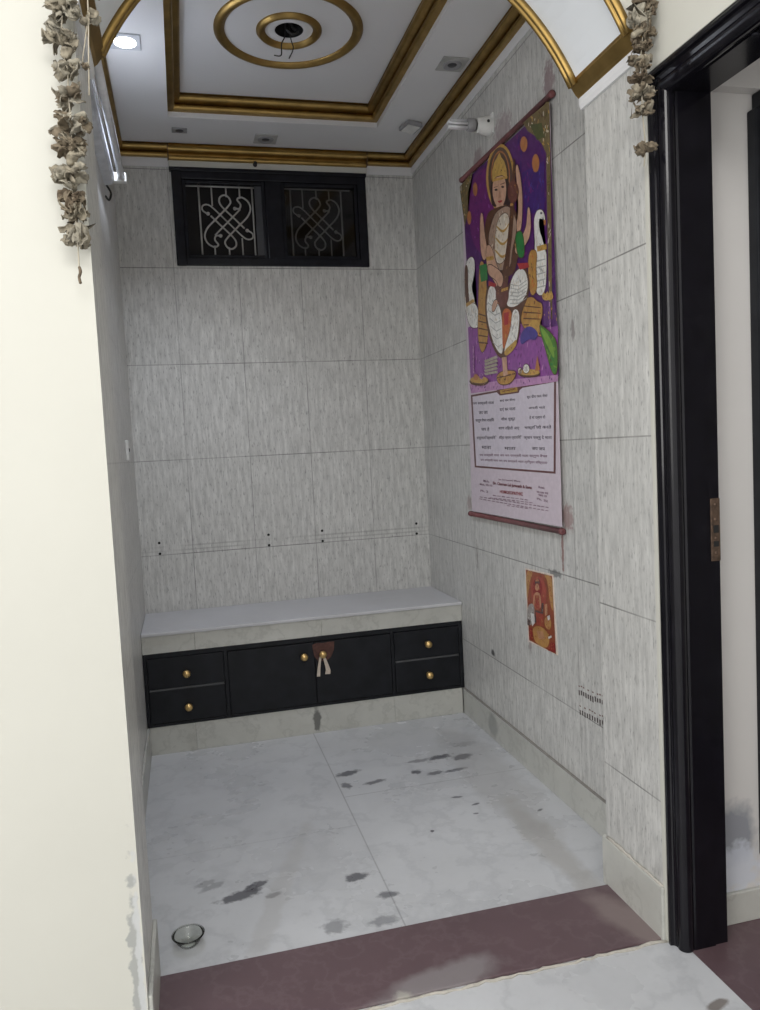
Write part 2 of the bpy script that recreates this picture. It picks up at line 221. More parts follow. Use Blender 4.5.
POSTER = [
 ('edge', [[1.035,0.786],[0.809,0.794],[0.795,0.514],[1.032,0.508]]),
 ('prust', [[1.028,0.781],[0.815,0.788],[0.806,0.515],[1.022,0.515]]),
 ('pgold', [[1.028,0.781],[0.96,0.783],[0.998,0.744],[1.025,0.661],[1.028,0.688]]),
 ('pgold', [[0.883,0.785],[0.815,0.788],[0.814,0.735],[0.813,0.655],[0.839,0.687],[0.848,0.767]]),
 ('pred', [[0.991,0.725],[0.961,0.761],[0.93,0.773],[0.885,0.77],[0.862,0.742],[0.863,0.683],[0.919,0.653],[0.983,0.657]]),
 ('pred2', [[0.895,0.733],[0.899,0.719],[0.908,0.706],[0.922,0.696],[0.937,0.69],[0.952,0.69],[0.965,0.696],[0.973,0.707],[0.974,0.72],[0.97,0.735],[0.96,0.748],[0.947,0.758],[0.931,0.763],[0.916,0.763],[0.904,0.757],[0.897,0.746]]),
 ('pskin', [[0.919,0.732],[0.922,0.725],[0.929,0.719],[0.938,0.716],[0.946,0.716],[0.952,0.72],[0.954,0.727],[0.951,0.734],[0.944,0.74],[0.935,0.743],[0.927,0.743],[0.921,0.739]]),
 ('pdark', [[0.957,0.735],[0.948,0.755],[0.931,0.765],[0.915,0.76],[0.912,0.742],[0.932,0.748]]),
 ('pgold', [[0.949,0.749],[0.933,0.769],[0.919,0.754]]),
 ('pskin', [[0.962,0.707],[0.914,0.715],[0.905,0.675],[0.919,0.65],[0.971,0.644],[0.976,0.67]]),
 ('pred', [[0.958,0.696],[0.922,0.702],[0.919,0.653],[0.966,0.645]]),
 ('pgrey', [[1.026,0.645],[0.978,0.666],[0.962,0.645],[0.97,0.609],[1.004,0.571],[1.032,0.581]]),
 ('pwhite', [[1.0,0.623],[0.969,0.625],[0.962,0.595],[0.99,0.574]]),
 ('pdark', [[1.029,0.597],[1.002,0.591],[1.013,0.569],[1.031,0.573]]),
 ('pdark', [[0.905,0.675],[0.888,0.682],[0.895,0.639],[0.913,0.62]]),
 ('pskin', [[0.88,0.676],[0.859,0.683],[0.858,0.646],[0.879,0.635]]),
 ('pgold', [[0.888,0.626],[0.846,0.641],[0.828,0.623],[0.842,0.59],[0.882,0.593]]),
 ('pwhite', [[0.862,0.638],[0.842,0.646],[0.839,0.632],[0.857,0.624]]),
 ('pdark', [[0.958,0.642],[0.911,0.644],[0.919,0.604],[0.967,0.594]]),
 ('pred', [[0.955,0.635],[0.895,0.639],[0.89,0.595],[0.95,0.59]]),
 ('pgold', [[0.986,0.571],[0.933,0.59],[0.867,0.585],[0.845,0.552],[0.88,0.514],[0.964,0.517],[0.984,0.54]]),
 ('pskin', [[0.952,0.567],[0.9,0.574],[0.886,0.551],[0.937,0.539]]),
 ('pwhite', [[0.86,0.564],[0.835,0.575],[0.831,0.569],[0.857,0.557]]),
 ('pred2', [[1.013,0.565],[0.988,0.566],[0.986,0.524],[1.017,0.523]]),
 ('pred2', [[0.841,0.55],[0.809,0.553],[0.808,0.521],[0.864,0.514]]),
]

S = bpy.context.scene
COL = S.collection
PI = math.pi
# ------------------------------------------------------------ plan of the place (metres)
D = 2.209; YB = 1.759; XR = 1.4348; XPL = 0.0752; XPR = 1.3060; T = 0.278
ZC = 2.708; ZTOP = 2.95
ARC_X, ARC_Z, ARC_R = 0.687, 1.887, 0.656

# ------------------------------------------------------------ node helpers
class N:
    def __init__(s, name):
        s.m = bpy.data.materials.new(name); s.m.use_nodes = True
        s.t = s.m.node_tree; s.t.nodes.clear()
        s.out = s.t.nodes.new('ShaderNodeOutputMaterial')
        s.b = s.t.nodes.new('ShaderNodeBsdfPrincipled')
        s.t.links.new(s.b.outputs[0], s.out.inputs[0])
        s._pos = None
    def nd(s, t): return s.t.nodes.new(t)
    def put(s, sock, v):
        if isinstance(v, bpy.types.NodeSocket): s.t.links.new(v, sock)
        elif isinstance(v, (tuple, list)) and len(v) == 3 and sock.type == 'RGBA': sock.default_value = (*v, 1)
        else: sock.default_value = v
    def pos(s):
        if s._pos is None:
            g = s.nd('ShaderNodeNewGeometry'); s._pos = g.outputs['Position']
        return s._pos
    def obj(s):
        return s.nd('ShaderNodeTexCoord').outputs['Object']
    def xyz(s, v):
        n = s.nd('ShaderNodeSeparateXYZ'); s.put(n.inputs[0], v); return n.outputs
    def math(s, op, a, b=0.0, c=0.0):
        n = s.nd('ShaderNodeMath'); n.operation = op
        s.put(n.inputs[0], a); s.put(n.inputs[1], b); s.put(n.inputs[2], c); return n.outputs[0]
    def vmath(s, op, a, b=(0, 0, 0)):
        n = s.nd('ShaderNodeVectorMath'); n.operation = op
        s.put(n.inputs[0], a); s.put(n.inputs[1], b)
        return n.outputs['Value'] if op == 'LENGTH' else n.outputs[0]
    def noise(s, v, scale=5, detail=3, rough=.55):
        n = s.nd('ShaderNodeTexNoise'); s.put(n.inputs['Vector'], v)
        n.inputs['Scale'].default_value = scale; n.inputs['Detail'].default_value = detail
        n.inputs['Roughness'].default_value = rough; return n.outputs['Fac']
    def ramp(s, f, a, b, lo=0.0, hi=1.0):
        n = s.nd('ShaderNodeMapRange'); n.clamp = True
        s.put(n.inputs[0], f); s.put(n.inputs[1], a); s.put(n.inputs[2], b); s.put(n.inputs[3], lo); s.put(n.inputs[4], hi)
        return n.outputs[0]
    def mix(s, f, a, b):
        n = s.nd('ShaderNodeMix'); n.data_type = 'RGBA'
        s.put(n.inputs[0], f); s.put(n.inputs[6], a); s.put(n.inputs[7], b); return n.outputs[2]
    def bump(s, h, strength=.2, dist=.01):
        n = s.nd('ShaderNodeBump'); n.inputs['Strength'].default_value = strength; n.inputs['Distance'].default_value = dist
        s.put(n.inputs['Height'], h); s.t.links.new(n.outputs[0], s.b.inputs['Normal'])
    def fin(s, col, rough=.5, metal=0.0, spec=.5):
        s.put(s.b.inputs['Base Color'], col); s.put(s.b.inputs['Roughness'], rough)
        s.put(s.b.inputs['Metallic'], metal); s.b.inputs['Specular IOR Level'].default_value = spec
        return s.m
    def blob(s, c, r, ang=0.0, amp=.7, nscale=22, soft=.25):
        """soft edged stain of its own shape about the world point c"""
        v = s.vmath('SUBTRACT', s.pos(), c)
        if ang:
            n = s.nd('ShaderNodeVectorRotate'); n.rotation_type = 'Z_AXIS'
            s.put(n.inputs['Vector'], v); n.inputs['Angle'].default_value = -ang; v = n.outputs[0]
        v = s.vmath('DIVIDE', v, r)
        l = s.vmath('LENGTH', v)
        nz = s.math('MULTIPLY_ADD', s.noise(s.pos(), nscale, 3), 2 * amp, -amp)
        return s.ramp(s.math('ADD', l, nz), 1 - soft, 1 + soft, 1, 0)

def simple(name, col, rough=.5, metal=0.0, var=.12, scale=25, bump=0.0, spec=.5):
    n = N(name); f = n.noise(n.obj(), scale, 4)
    dark = tuple(c * (1 - var) for c in col); lite = tuple(min(1, c * (1 + var)) for c in col)
    if bump: n.bump(f, bump, .004)
    return n.fin(n.mix(n.ramp(f, .3, .7), dark, lite), rough, metal, spec)

def tile_mat(name, ax, off, stains=(), tone=1.0, lines=False, js=1.0):
    n = N(name); P = n.xyz(n.pos()); u = P[ax]; z = P[2]
    cmb = n.nd('ShaderNodeCombineXYZ'); n.put(cmb.inputs[0], n.math('MULTIPLY', u, 62.0)); n.put(cmb.inputs[2], n.math('MULTIPLY', z, 9.0))
    a = n.noise(cmb.outputs[0], 1.0, 5, .65)
    cm2 = n.nd('ShaderNodeCombineXYZ'); n.put(cm2.inputs[0], n.math('MULTIPLY', u, 175.0)); n.put(cm2.inputs[2], n.math('MULTIPLY', z, 34.0))
    b = n.noise(cm2.outputs[0], 1.0, 3, .6)
    c1 = tuple(t * tone for t in (.42, .417, .402)); c2 = tuple(t * tone for t in (.70, .695, .668))
    col = n.mix(n.ramp(a, .30, .68), c1, c2)
    col = n.mix(n.ramp(b, .57, .68, 0, .8), col, tuple(t * tone for t in (.22, .22, .215)))
    col = n.mix(n.ramp(b, .40, .28, 0, .5), col, tuple(t * tone for t in (.72, .72, .70)))
    # tile to tile shift of tone
    tu = n.math('FLOOR', n.math('DIVIDE', n.math('SUBTRACT', u, off), .3)); tz = n.math('FLOOR', n.math('DIVIDE', n.math('SUBTRACT', z, .8045), .45))
    w = n.nd('ShaderNodeTexWhiteNoise'); w.noise_dimensions = '2D'
    c3 = n.nd('ShaderNodeCombineXYZ'); n.put(c3.inputs[0], tu); n.put(c3.inputs[1], tz); n.put(w.inputs['Vector'], c3.outputs[0])
    col = n.mix(n.math('MULTIPLY', w.outputs['Value'], .10), col, (.30, .30, .29))
    du = n.math('PINGPONG', n.math('SUBTRACT', u, off), .15); dz = n.math('PINGPONG', n.math('SUBTRACT', z, .8045), .225)
    j = n.math('MAXIMUM', n.ramp(du, .0009, .0026, .62, 0), n.ramp(dz, .001, .0028, .8, 0))
    j = n.math('MULTIPLY', j, n.ramp(n.noise(n.pos(), 6, 2), .3, .6, .45 * js, js))
    col = n.mix(j, col, (.13, .125, .12))
    if lines:
        for zz in (.843, .823):
            col = n.mix(n.math('MULTIPLY', n.ramp(n.math('ABSOLUTE', n.math('SUBTRACT', z, zz)), .002, .005, .35, 0), n.ramp(n.noise(n.pos(), 4, 1), .35, .5)), col, (.2, .2, .19))
    for (cc, rr, amp, sc, colr, st) in stains:
        col = n.mix(n.math('MULTIPLY', n.blob(cc, rr, 0, amp, sc), st), col, colr)
    n.bump(n.math('SUBTRACT', n.math('MULTIPLY', a, .25), j), .25, .002)
    return n.fin(col, n.ramp(a, .3, .7, .42, .32), 0, .45)

M = {}
M['tile_back'] = tile_mat('tile_back', 0, .2415, lines=True)
M['tile_right'] = tile_mat('tile_right', 1, .65, [
    ((XR, .72, 2.40), (.05, .035, .06), 1.3, 55, (.24, .14, .16), .65), ((XR, 1.09, 2.40), (.05, .07, .05), 1.3, 55, (.27, .18, .20), .6),
    ((XR, 1.34, 2.37), (.05, .04, .05), 1.0, 40, (.22, .12, .14), .6), ((XR, .70, 1.0), (.05, .042, .04), 1.2, 70, (.25, .11, .11), .6),
    ((XR, .735, .89), (.05, .008, .08), .9, 60, (.22, .09, .08), .8), ((XR, 1.53, .77), (.05, .008, .06), .9, 60, (.2, .18, .16), .6),
    ((XR, .615, 1.60), (.05, .012, .03), .9, 50, (.22, .19, .19), .7), ((XR, .50, 1.62), (.05, .008, .14), .9, 30, (.25, .25, .24), .6),
    ((XR, 1.393, .376), (.05, .018, .013), .5, 60, (.06, .06, .06), .9), ((XR, 1.595, 1.0), (.05, .03, .03), 1.0, 50, (.3, .2, .2), .6),
    ((XR, .80, .80), (.05, .05, .012), 1.1, 60, (.1, .1, .1), .7), ((XR, 1.02, .50), (.05, .012, .03), .9, 60, (.2, .14, .14), .6)])
M['tile_left'] = tile_mat('tile_left', 1, .65, tone=1.15, js=.4)
M['tile_pillar'] = tile_mat('tile_pillar', 1, -.02, tone=.93)

def wall_paint(name, col, stains=(), rough=.6):
    n = N(name); f = n.noise(n.pos(), 3, 4); g = n.noise(n.pos(), 60, 2)
    c = n.mix(n.ramp(f, .35, .7), tuple(t * .97 for t in col), col)
    for (cc, rr, amp, sc, colr, st) in stains: c = n.mix(n.math('MULTIPLY', n.blob(cc, rr, 0, amp, sc), st), c, colr)
    n.bump(g, .06, .002); return n.fin(c, rough, 0, .3)
M['cream'] = wall_paint('cream_paint', (.565, .558, .505), [
    ((.058, 0, .20), (.010, .05, .19), 1.9, 34, (.27, .28, .28), .7), ((.066, 0, .21), (.006, .05, .18), 1.9, 30, (.52, .53, .53), .9)])
M['plaster'] = wall_paint('white_plaster', (.74, .74, .75))
M['soffit'] = wall_paint('soffit_paint', (.78, .81, .84))
M['white_room'] = wall_paint('white_room_paint', (.64, .62, .60), [
    ((1.52, .02, .235), (.065, .05, .075), .5, 22, (.27, .28, .31), .95), ((1.52, .02, .14), (.09, .05, .06), 1.0, 30, (.6, .63, .7), .8)])

def marble(name, base, vein, stains=(), joints=False, scale=1.0, rough=.28):
    n = N(name); p = n.pos()
    w = n.noise(p, 2.2 * scale, 5, .65); v = n.noise(n.vmath('ADD', p, n.vmath('SCALE', p)), 1.0, 2)
    r = n.math('ABSOLUTE', n.math('SUBTRACT', n.noise(p, 3.1 * scale, 6, .6), .5))
    c = n.mix(n.ramp(w, .35, .68), tuple(t * .86 for t in base), base)
    c = n.mix(n.ramp(r, .0, .035, .45, 0), c, vein)
    c = n.mix(n.ramp(n.noise(p, 40, 3), .58, .75, 0, .2), c, vein)
    if joints:
        P = n.xyz(p)
        jx = n.math('MULTIPLY', n.ramp(n.math('ABSOLUTE', n.math('SUBTRACT', P[0], .708)), .0012, .003, .55, 0), n.ramp(P[1], .27, .271, 0, 1))
        jy = n.math('MULTIPLY', n.ramp(n.math('ABSOLUTE', n.math('SUBTRACT', P[1], 1.083)), .0012, .003, .5, 0), n.ramp(P[0], .708, .709, 0, 1))
        jz = n.math('MULTIPLY', n.ramp(n.math('ABSOLUTE', n.math('SUBTRACT', P[1], .86)), .0012, .003, .3, 0), n.ramp(P[0], .708, .709, 1, 0))
        c = n.mix(n.math('MAXIMUM', n.math('MAXIMUM', jx, jy), jz), c, (.22, .22, .23))
    for (cc, rr, ang, amp, sc, colr, st) in stains: c = n.mix(n.math('MULTIPLY', n.blob(cc, rr, ang, amp, sc), st), c, colr)
    return n.fin(c, n.ramp(w, .3, .7, rough * .8, rough * 1.3), 0, .5)
DK = (.075, .075, .09)
fl = []
for (x, y, rx, ry, a, st) in [(.30, .565, .062, .02, .25, .9), (.345, .60, .035, .016, .5, .9), (.39, .535, .022, .010, .2, .7), (.225, .64, .04, .012, .5, .45),
        (.765, 1.285, .045, .018, .2, .85), (.738, 1.175, .018, .022, .3, .7), (1.06, 1.30, .05, .012, .0, .6), (1.15, 1.305, .052, .017, .1, .85), (1.235, 1.275, .04, .022, .3, .9),
        (1.017, 1.20, .018, .016, 0, .8), (1.085, 1.165, .03, .012, .2, .7), (1.165, 1.163, .045, .010, .1, .75), (.845, 1.17, .04, .012, .2, .75),
        (.635, .55, .034, .018, .1, .85), (.66, .315, .038, .018, .0, .5), (.53, .33, .03, .026, .6, .55), (.70, .43, .028, .014, 0, .75), (.20, .66, .03, .012, .3, .4),
        (1.093, .94, .02, .006, 0, .8), (1.136, .866, .014, .005, .3, .9), (1.323, .748, .013, .006, .6, 1), (.932, .735, .006, .006, 0, 1), (1.11, .80, .008, .004, 0, .8), (1.30, 1.40, .05, .02, 0, .35)]:
    fl.append(((x, y, 0), (rx, ry * 1.15, .1), a, .85, 48, DK, min(1, st * .95)))
fl.append(((1.25, .55, 0), (.05, .30, .1), 0, .8, 9, (.36, .34, .31), .5))
fl.append(((1.28, 1.1, 0), (.10, .5, .1), 0, .6, 7, (.33, .32, .31), .35))
fl.append(((.40, .52, 0), (.03, .42, .1), -.35, .9, 12, (.44, .43, .42), .35))
fl.append(((1.28, -.22, 0), (.03, .012, .1), .3, .5, 40, (.16, .13, .11), .8))
M['floor'] = marble('floor_marble', (.63, .64, .66), (.45, .46, .48), fl, True)
M['slab'] = marble('slab_marble', (.58, .58, .60), (.56, .56, .58), scale=1.5, rough=.4)
M['skirt'] = marble('skirting_marble', (.56, .56, .52), (.36, .36, .33), [
    ((XR - .01, 1.40, .06), (.1, .05, .045), 0, .5, 20, (.2, .2, .19), .6), ((.73, YB, .06), (.016, .1, .05), 0, .8, 40, (.12, .12, .11), .9)], scale=2.2, rough=.35)
M['maroon'] = marble('maroon_stone', (.135, .086, .096), (.17, .12, .13), [
    ((.72, .03, 0), (.17, .055, .1), .25, .5, 14, (.30, .28, .285), .65), ((1.27, .10, 0), (.06, .13, .1), .3, .6, 10, (.26, .21, .20), .7),
    ((.66, -.03, 0), (.035, .03, .1), .3, .6, 40, (.55, .52, .45), .8), ((.63, .0, 0), (.02, .035, .1), .3, .5, 50, (.52, .50, .44), .6)], scale=2.5, rough=.35)
M['grout'] = simple('grout', (.50, .47, .42), .9, bump=.6, scale=80)
M['grout_dark'] = simple('dark_grout', (.27, .255, .235), .9)
M['gold'] = simple('gold_paint', (.37, .245, .085), .40, 1.0, .18, 18)
M['dark_gold'] = simple('dark_gold_paint', (.12, .065, .022), .55, .2, .2, 30)
M['black_paint'] = simple('black_gloss_paint', (.012, .0125, .017), .20, 0, .3, 20, .05, .22)
M['door_gloss'] = simple('door_gloss_paint', (.006, .0055, .008), .16, 0, .3, 20, .06, .32)
M['black_wood'] = simple('black_painted_wood', (.0125, .0135, .0165), .42, 0, .25, 15, .08, .2)
M['black_edge'] = simple('lighter_black_edge', (.075, .077, .08), .5)  # rail between the drawers, a lighter black than their fronts
M['brass'] = simple('brass', (.70, .48, .20), .36, .9, .15, 60)
M['rust'] = simple('rusty_steel', (.10, .065, .045), .6, .5, .4, 90)
M['white_plastic'] = simple('white_plastic', (.72, .72, .70), .35)
M['dull_plastic'] = simple('dull_plastic', (.42, .42, .41), .5)
M['grey_plastic'] = simple('grey_plastic', (.30, .30, .31), .45)
M['dark'] = simple('dark_void', (.010, .010, .010), .9)
M['tube_glass'] = simple('frosted_tube', (.82, .83, .86), .25, spec=.7)
M['batten'] = simple('batten_enamel', (.60, .62, .66), .25)
M['grille'] = simple('white_painted_iron', (.46, .45, .43), .5)
M['room_dark'] = simple('dim_backing', (.020, .018, .018), .9, 0, .3, 6)
M['panel_grey'] = simple('dark_grey_panel', (.055, .057, .065), .5)
M['wire'] = simple('black_wire', (.02, .02, .02), .5)
M['wire_gold'] = simple('bare_wire', (.30, .22, .12), .5)
M['ribbon'] = simple('cream_ribbon', (.58, .50, .42), .8, bump=.3, scale=120)
M['redbrown'] = simple('red_brown_leaf', (.085, .036, .028), .8, 0, .35, 60, .3)
M['string'] = simple('cotton_string', (.42, .38, .30), .9)
for i, c in enumerate([(.25, .22, .165), (.18, .145, .10), (.29, .265, .21), (.12, .09, .06)]):
    M['dry%d' % i] = simple('dried_petal_%d' % i, c, .9, 0, .35, 70, .5)
def glass():
    n = N('clear_glass'); f = n.noise(n.obj(), 10, 2)
    n.b.inputs['Transmission Weight'].default_value = 1.0; n.b.inputs['IOR'].default_value = 1.45
    return n.fin(n.mix(f, (.86, .88, .82), (.93, .95, .9)), .06)
M['glass'] = glass()
def pane():
    n = N('tinted_pane'); n.b.inputs['Transmission Weight'].default_value = 1.0; n.b.inputs['IOR'].default_value = 1.4
    return n.fin(n.mix(n.noise(n.obj(), 8, 3), (.50, .50, .51), (.58, .58, .59)), .05, spec=.15)
M['pane'] = pane()
def lamp():
    n = N('lit_diffuser'); n.b.inputs['Emission Color'].default_value = (.93, .96, 1, 1)
    n.b.inputs['Emission Strength'].default_value = 4.0
    return n.fin((.9, .9, .9), .4)
M['lamp'] = lamp()
PRINT = dict(paper=(.60, .52, .58), violet=(.085, .018, .13), plum=(.15, .02, .15), indigo=(.055, .02, .15), magenta=(.26, .075, .30), pink=(.48, .25, .45), mauve=(.11, .035, .17),
    olive=(.17, .125, .055), darkleaf=(.08, .09, .03), orange=(.42, .17, .06), gold=(.50, .30, .075), halo=(.10, .06, .05), hair=(.05, .03, .03), skin=(.55, .33, .23), skin2=(.45, .24, .16),
    crown=(.52, .33, .09), ink=(.06, .05, .07), red=(.38, .035, .04), white=(.74, .73, .69), grey=(.42, .42, .40), brown=(.11, .05, .03), gourd=(.15, .055, .045), throne=(.43, .23, .06),
    blue=(.07, .05, .25), blouse=(.35, .24, .18), cream=(.62, .55, .46), green=(.03, .19, .05), saffron=(.47, .13, .035), leaf=(.07, .19, .03), leaf2=(.18, .33, .05), book=(.38, .34, .27),
    frame=(.13, .05, .05), panel=(.60, .55, .62), plaque=(.42, .26, .05), plumink=(.20, .10, .15), maroon=(.15, .02, .03), red2=(.30, .06, .07),
    edge=(.68, .58, .50), prust=(.26, .065, .03), pgold=(.42, .22, .07), pred=(.32, .06, .04), pred2=(.24, .02, .02), pskin=(.45, .23, .13), pdark=(.09, .06, .06), pgrey=(.30, .27, .25), pwhite=(.62, .60, .58))
for k, c in PRINT.items(): M['ink_' + k] = simple('print_' + k, c, .38, 0, .16 if k not in ('ink', 'panel', 'paper') else .05, 45)
M['rod'] = simple('maroon_rod', (.16, .055, .058), .5, 0, .25, 40)

# ------------------------------------------------------------ mesh builder
class MB:
    def __init__(s): s.bm = bmesh.new(); s.mats = []
    def mi(s, m):
        if m not in s.mats: s.mats.append(m)
        return s.mats.index(m)
    def face(s, pts, m, smooth=False):
        f = s.bm.faces.new([s.bm.verts.new(p) for p in pts]); f.material_index = s.mi(m); f.smooth = smooth; return f
    def box(s, a, b, m, bev=0.0, seg=2):
        x0, y0, z0 = [min(a[i], b[i]) for i in range(3)]; x1, y1, z1 = [max(a[i], b[i]) for i in range(3)]
        r = bmesh.ops.create_cube(s.bm, size=1.0); vs = r['verts']
        for v in vs:
            v.co = Vector((x0 if v.co.x < 0 else x1, y0 if v.co.y < 0 else y1, z0 if v.co.z < 0 else z1))
        fs = {f for v in vs for f in v.link_faces}
        for f in fs: f.material_index = s.mi(m)
        if bev:
            es = list({e for v in vs for e in v.link_edges})
            r = bmesh.ops.bevel(s.bm, geom=es, offset=bev, segments=seg, profile=.5, affect='EDGES')
            for f in r['faces']: f.material_index = s.mi(m); f.smooth = False
        return s
    def ring_sweep(s, rings, m, closed_path=True, closed_prof=True, smooth=False, caps=True):
        k = s.mi(m); V = [[s.bm.verts.new(p) for p in r] for r in rings]
        n = len(V); q = len(V[0])
        for i in range(n if closed_path else n - 1):
            for j in range(q if closed_prof else q - 1):
                try:
                    f = s.bm.faces.new([V[i][j], V[(i + 1) % n][j], V[(i + 1) % n][(j + 1) % q], V[i][(j + 1) % q]])
                    f.material_index = k; f.smooth = smooth
                except ValueError: pass
        if not closed_path and caps and closed_prof:
            for r in (V[0], V[-1]):
                try: f = s.bm.faces.new(r); f.material_index = k
                except ValueError: pass
        return s
    def tube(s, pts, rad, m, seg=8, closed=False):
        P = [Vector(p) for p in pts]; n = len(P); rings = []
        up = None
        for i in range(n):
            if closed: t = P[(i + 1) % n] - P[i - 1]
            else: t = P[min(i + 1, n - 1)] - P[max(i - 1, 0)]
            t.normalize()
            if up is None:
                up = Vector((0, 0, 1)) if abs(t.z) < .9 else Vector((1, 0, 0))
            a = up - t * up.dot(t)
            if a.length < 1e-5: a = t.orthogonal()
            a.normalize(); up = a; b = t.cross(a)
            r = rad[i] if isinstance(rad, (list, tuple)) else rad
            rings.append([P[i] + r * (math.cos(2 * PI * j / seg) * a + math.sin(2 * PI * j / seg) * b) for j in range(seg)])
        return s.ring_sweep(rings, m, closed, True, True)
    def lathe(s, prof, m, seg=28, mat4=None, smooth=True):
        """profile of (radius, height) about local z, moved by mat4"""
        mat4 = mat4 or Matrix(); rings = []
        for i in range(seg):
            a = 2 * PI * i / seg
            rings.append([mat4 @ Vector((max(r, 1e-4) * math.cos(a), max(r, 1e-4) * math.sin(a), z)) for r, z in prof])
        return s.ring_sweep(rings, m, True, False, smooth)
    def prism(s, poly, ax, a, b, m):
        """polygon in the two other axes, extruded along axis ax from a to b"""
        def mk(p, t):
            l = list(p); l.insert(ax, t); return l
        A = [s.bm.verts.new(mk(p, a)) for p in poly]; B = [s.bm.verts.new(mk(p, b)) for p in poly]
        k = s.mi(m); n = len(poly)
        fs = [s.bm.faces.new(A), s.bm.faces.new(B[::-1])] + [s.bm.faces.new([A[i], B[i], B[(i + 1) % n], A[(i + 1) % n]][::-1]) for i in range(n)]
        for f in fs: f.material_index = k
        return s
    def build(s, name, parent=None, fix=True, origin=None, merge=False):
        if merge: bmesh.ops.remove_doubles(s.bm, verts=s.bm.verts, dist=1e-5)
        if fix: bmesh.ops.recalc_face_normals(s.bm, faces=s.bm.faces)
        me = bpy.data.meshes.new(name); s.bm.to_mesh(me); s.bm.free()
        for m in s.mats: me.materials.append(M[m])
        o = bpy.data.objects.new(name, me); COL.objects.link(o)
        if parent is not None:
            if origin is not None: pass
            o.parent = parent
            o.matrix_parent_inverse = parent.matrix_basis.inverted()
        elif origin is not None:
            me.transform(Matrix.Translation(-Vector(origin))); o.location = origin
        return o
def thing(name, label, cat, loc, group=None):
    o = bpy.data.objects.new(name, None); COL.objects.link(o); o.location = loc; o.empty_display_size = .05
    o['label'] = label; o['category'] = cat
    if group: o['group'] = group
    return o
def tag(o, label, cat, group=None):
    o['label'] = label; o['category'] = cat
    if group: o['group'] = group
    return o
def struct(o, label, cat):
    o['kind'] = 'structure'; o['label'] = label; o['category'] = cat; return o

# ------------------------------------------------------------ setting: floor, walls
m = MB(); m.box((-2.6, .0, -.06), (XR + .02, D + .02, 0), 'floor'); m.box((-2.6, -3.3, -.06), (1.340, .0, 0), 'floor')
struct(m.build('floor'), 'pale grey stained marble floor of the niche and the room in front', 'floor')
m = MB(); m.box((1.340, -3.3, -.06), (3.4, .12, .0), 'maroon'); struct(m.build('floor'), 'maroon stone floor beyond the black door frame', 'floor')
m = MB(); m.box((XPL - .01, .012, -.03), (XPR + .01, .268, .006), 'maroon', .003)
random.seed(5); pts = []
for i in range(60):
    t = i / 59; pts.append((XPL + (XPR - XPL) * t, .006 + random.uniform(-.004, .003), .000 + random.uniform(-.001, .003)))
th = struct(m.build('trim_1'), 'maroon stone threshold strip across the niche opening', 'threshold')
g = MB(); g.tube(pts, [random.uniform(.002, .005) for _ in pts], 'grout', 6); g.build('grout_edge', th)

wz0, wz1, wx0, wx1 = 2.165, 2.612, .262, 1.186       # high window opening
m = MB(); m.box((-.12, D, -.05), (XR + .12, D + .12, wz0), 'tile_back'); m.box((-.12, D, wz0), (wx0, D + .12, ZTOP), 'tile_back')
m.box((wx1, D, wz0), (XR + .12, D + .12, ZTOP), 'tile_back'); m.box((wx0, D, wz1), (wx1, D + .12, ZTOP), 'tile_back')
wb = struct(m.build('wall_back'), 'back wall of the niche in grey streaked tiles', 'wall')
h = MB()
for x in (.087, .607, .875, 1.369):
    for z in (.864, .812):
        h.lathe([(0, .0006), (.005, .0006), (.006, .0003), (.0066, 0)], 'dark', 10, Matrix.Translation((x, D, z)) @ Matrix.Rotation(PI / 2, 4, 'X'))
h.build('screw_hole', wb)
m = MB(); m.box((XR, T - .05, -.05), (XR + .12, D + .12, ZTOP), 'tile_right')
wr = struct(m.build('wall_right'), 'right wall of the niche in grey streaked tiles', 'wall')
random.seed(11)
for zrow, yr, y_l in ((.428, (.652, .505), .018), (.362, (.650, .492), .020)):
    h = MB()
    for k in range(11):
        t = k / 10; y = yr[0] + (yr[1] - yr[0]) * t; z = zrow + .012 * t + random.uniform(-.002, .002); hh = random.uniform(.009, .015)
        h.box((XR - .0006, y - .0036, z - hh), (XR, y + .0036, z + .004), 'ink_hair')
        if k % 2 == 0 or random.random() < .6: h.box((XR - .0006, y - .005, z + .016), (XR, y + .003, z + .020), 'ink_gourd')
    h.build('painted_mark', wr)['label'] = 'row of small dark red marks on the tile'
m = MB(); m.box((-.12, T - .05, -.05), (0, D + .12, ZTOP), 'tile_left'); struct(m.build('wall_left'), 'left wall of the niche in grey tiles', 'wall')

# arch wall: jambs, arch, face
a0 = math.radians(26)
arc = [(ARC_X + ARC_R * math.cos(a), ARC_Z + ARC_R * math.sin(a)) for a in [a0 + (PI - 2 * a0) * i / 40 for i in range(41)]]
m = MB()
prof = [(XPR, -.05), (1.42, -.05), (1.42, ZTOP), (-2.6, ZTOP), (-2.6, -.05), (XPL, -.05)] + [(XPL, arc[-1][1])] + arc[::-1] + [(XPR, arc[0][1])]
m.prism(prof, 1, 0, T, 'cream')
for nm in ('tile_pillar', 'tile_left', 'soffit'): m.mi(nm)
m.bm.faces.ensure_lookup_table(); bmesh.ops.recalc_face_normals(m.bm, faces=m.bm.faces)
for f in m.bm.faces:
    c = f.calc_center_median(); nn = f.normal
    if abs(nn.y) < .1 and 0 < c.x < 1.4 and c.z < 2.7:
        if abs(nn.x) > .98 and c.z < 2.1: f.material_index = m.mi('tile_pillar' if c.x > 1 else 'tile_left')
        elif c.z > 2.1: f.material_index = m.mi('soffit')
bmesh.ops.triangulate(m.bm, faces=[f for f in m.bm.faces if len(f.verts) > 4])
wf = struct(m.build('wall_front'), 'cream front wall pierced by the arched niche opening', 'wall')
m = MB()
random.seed(3)
rings = []
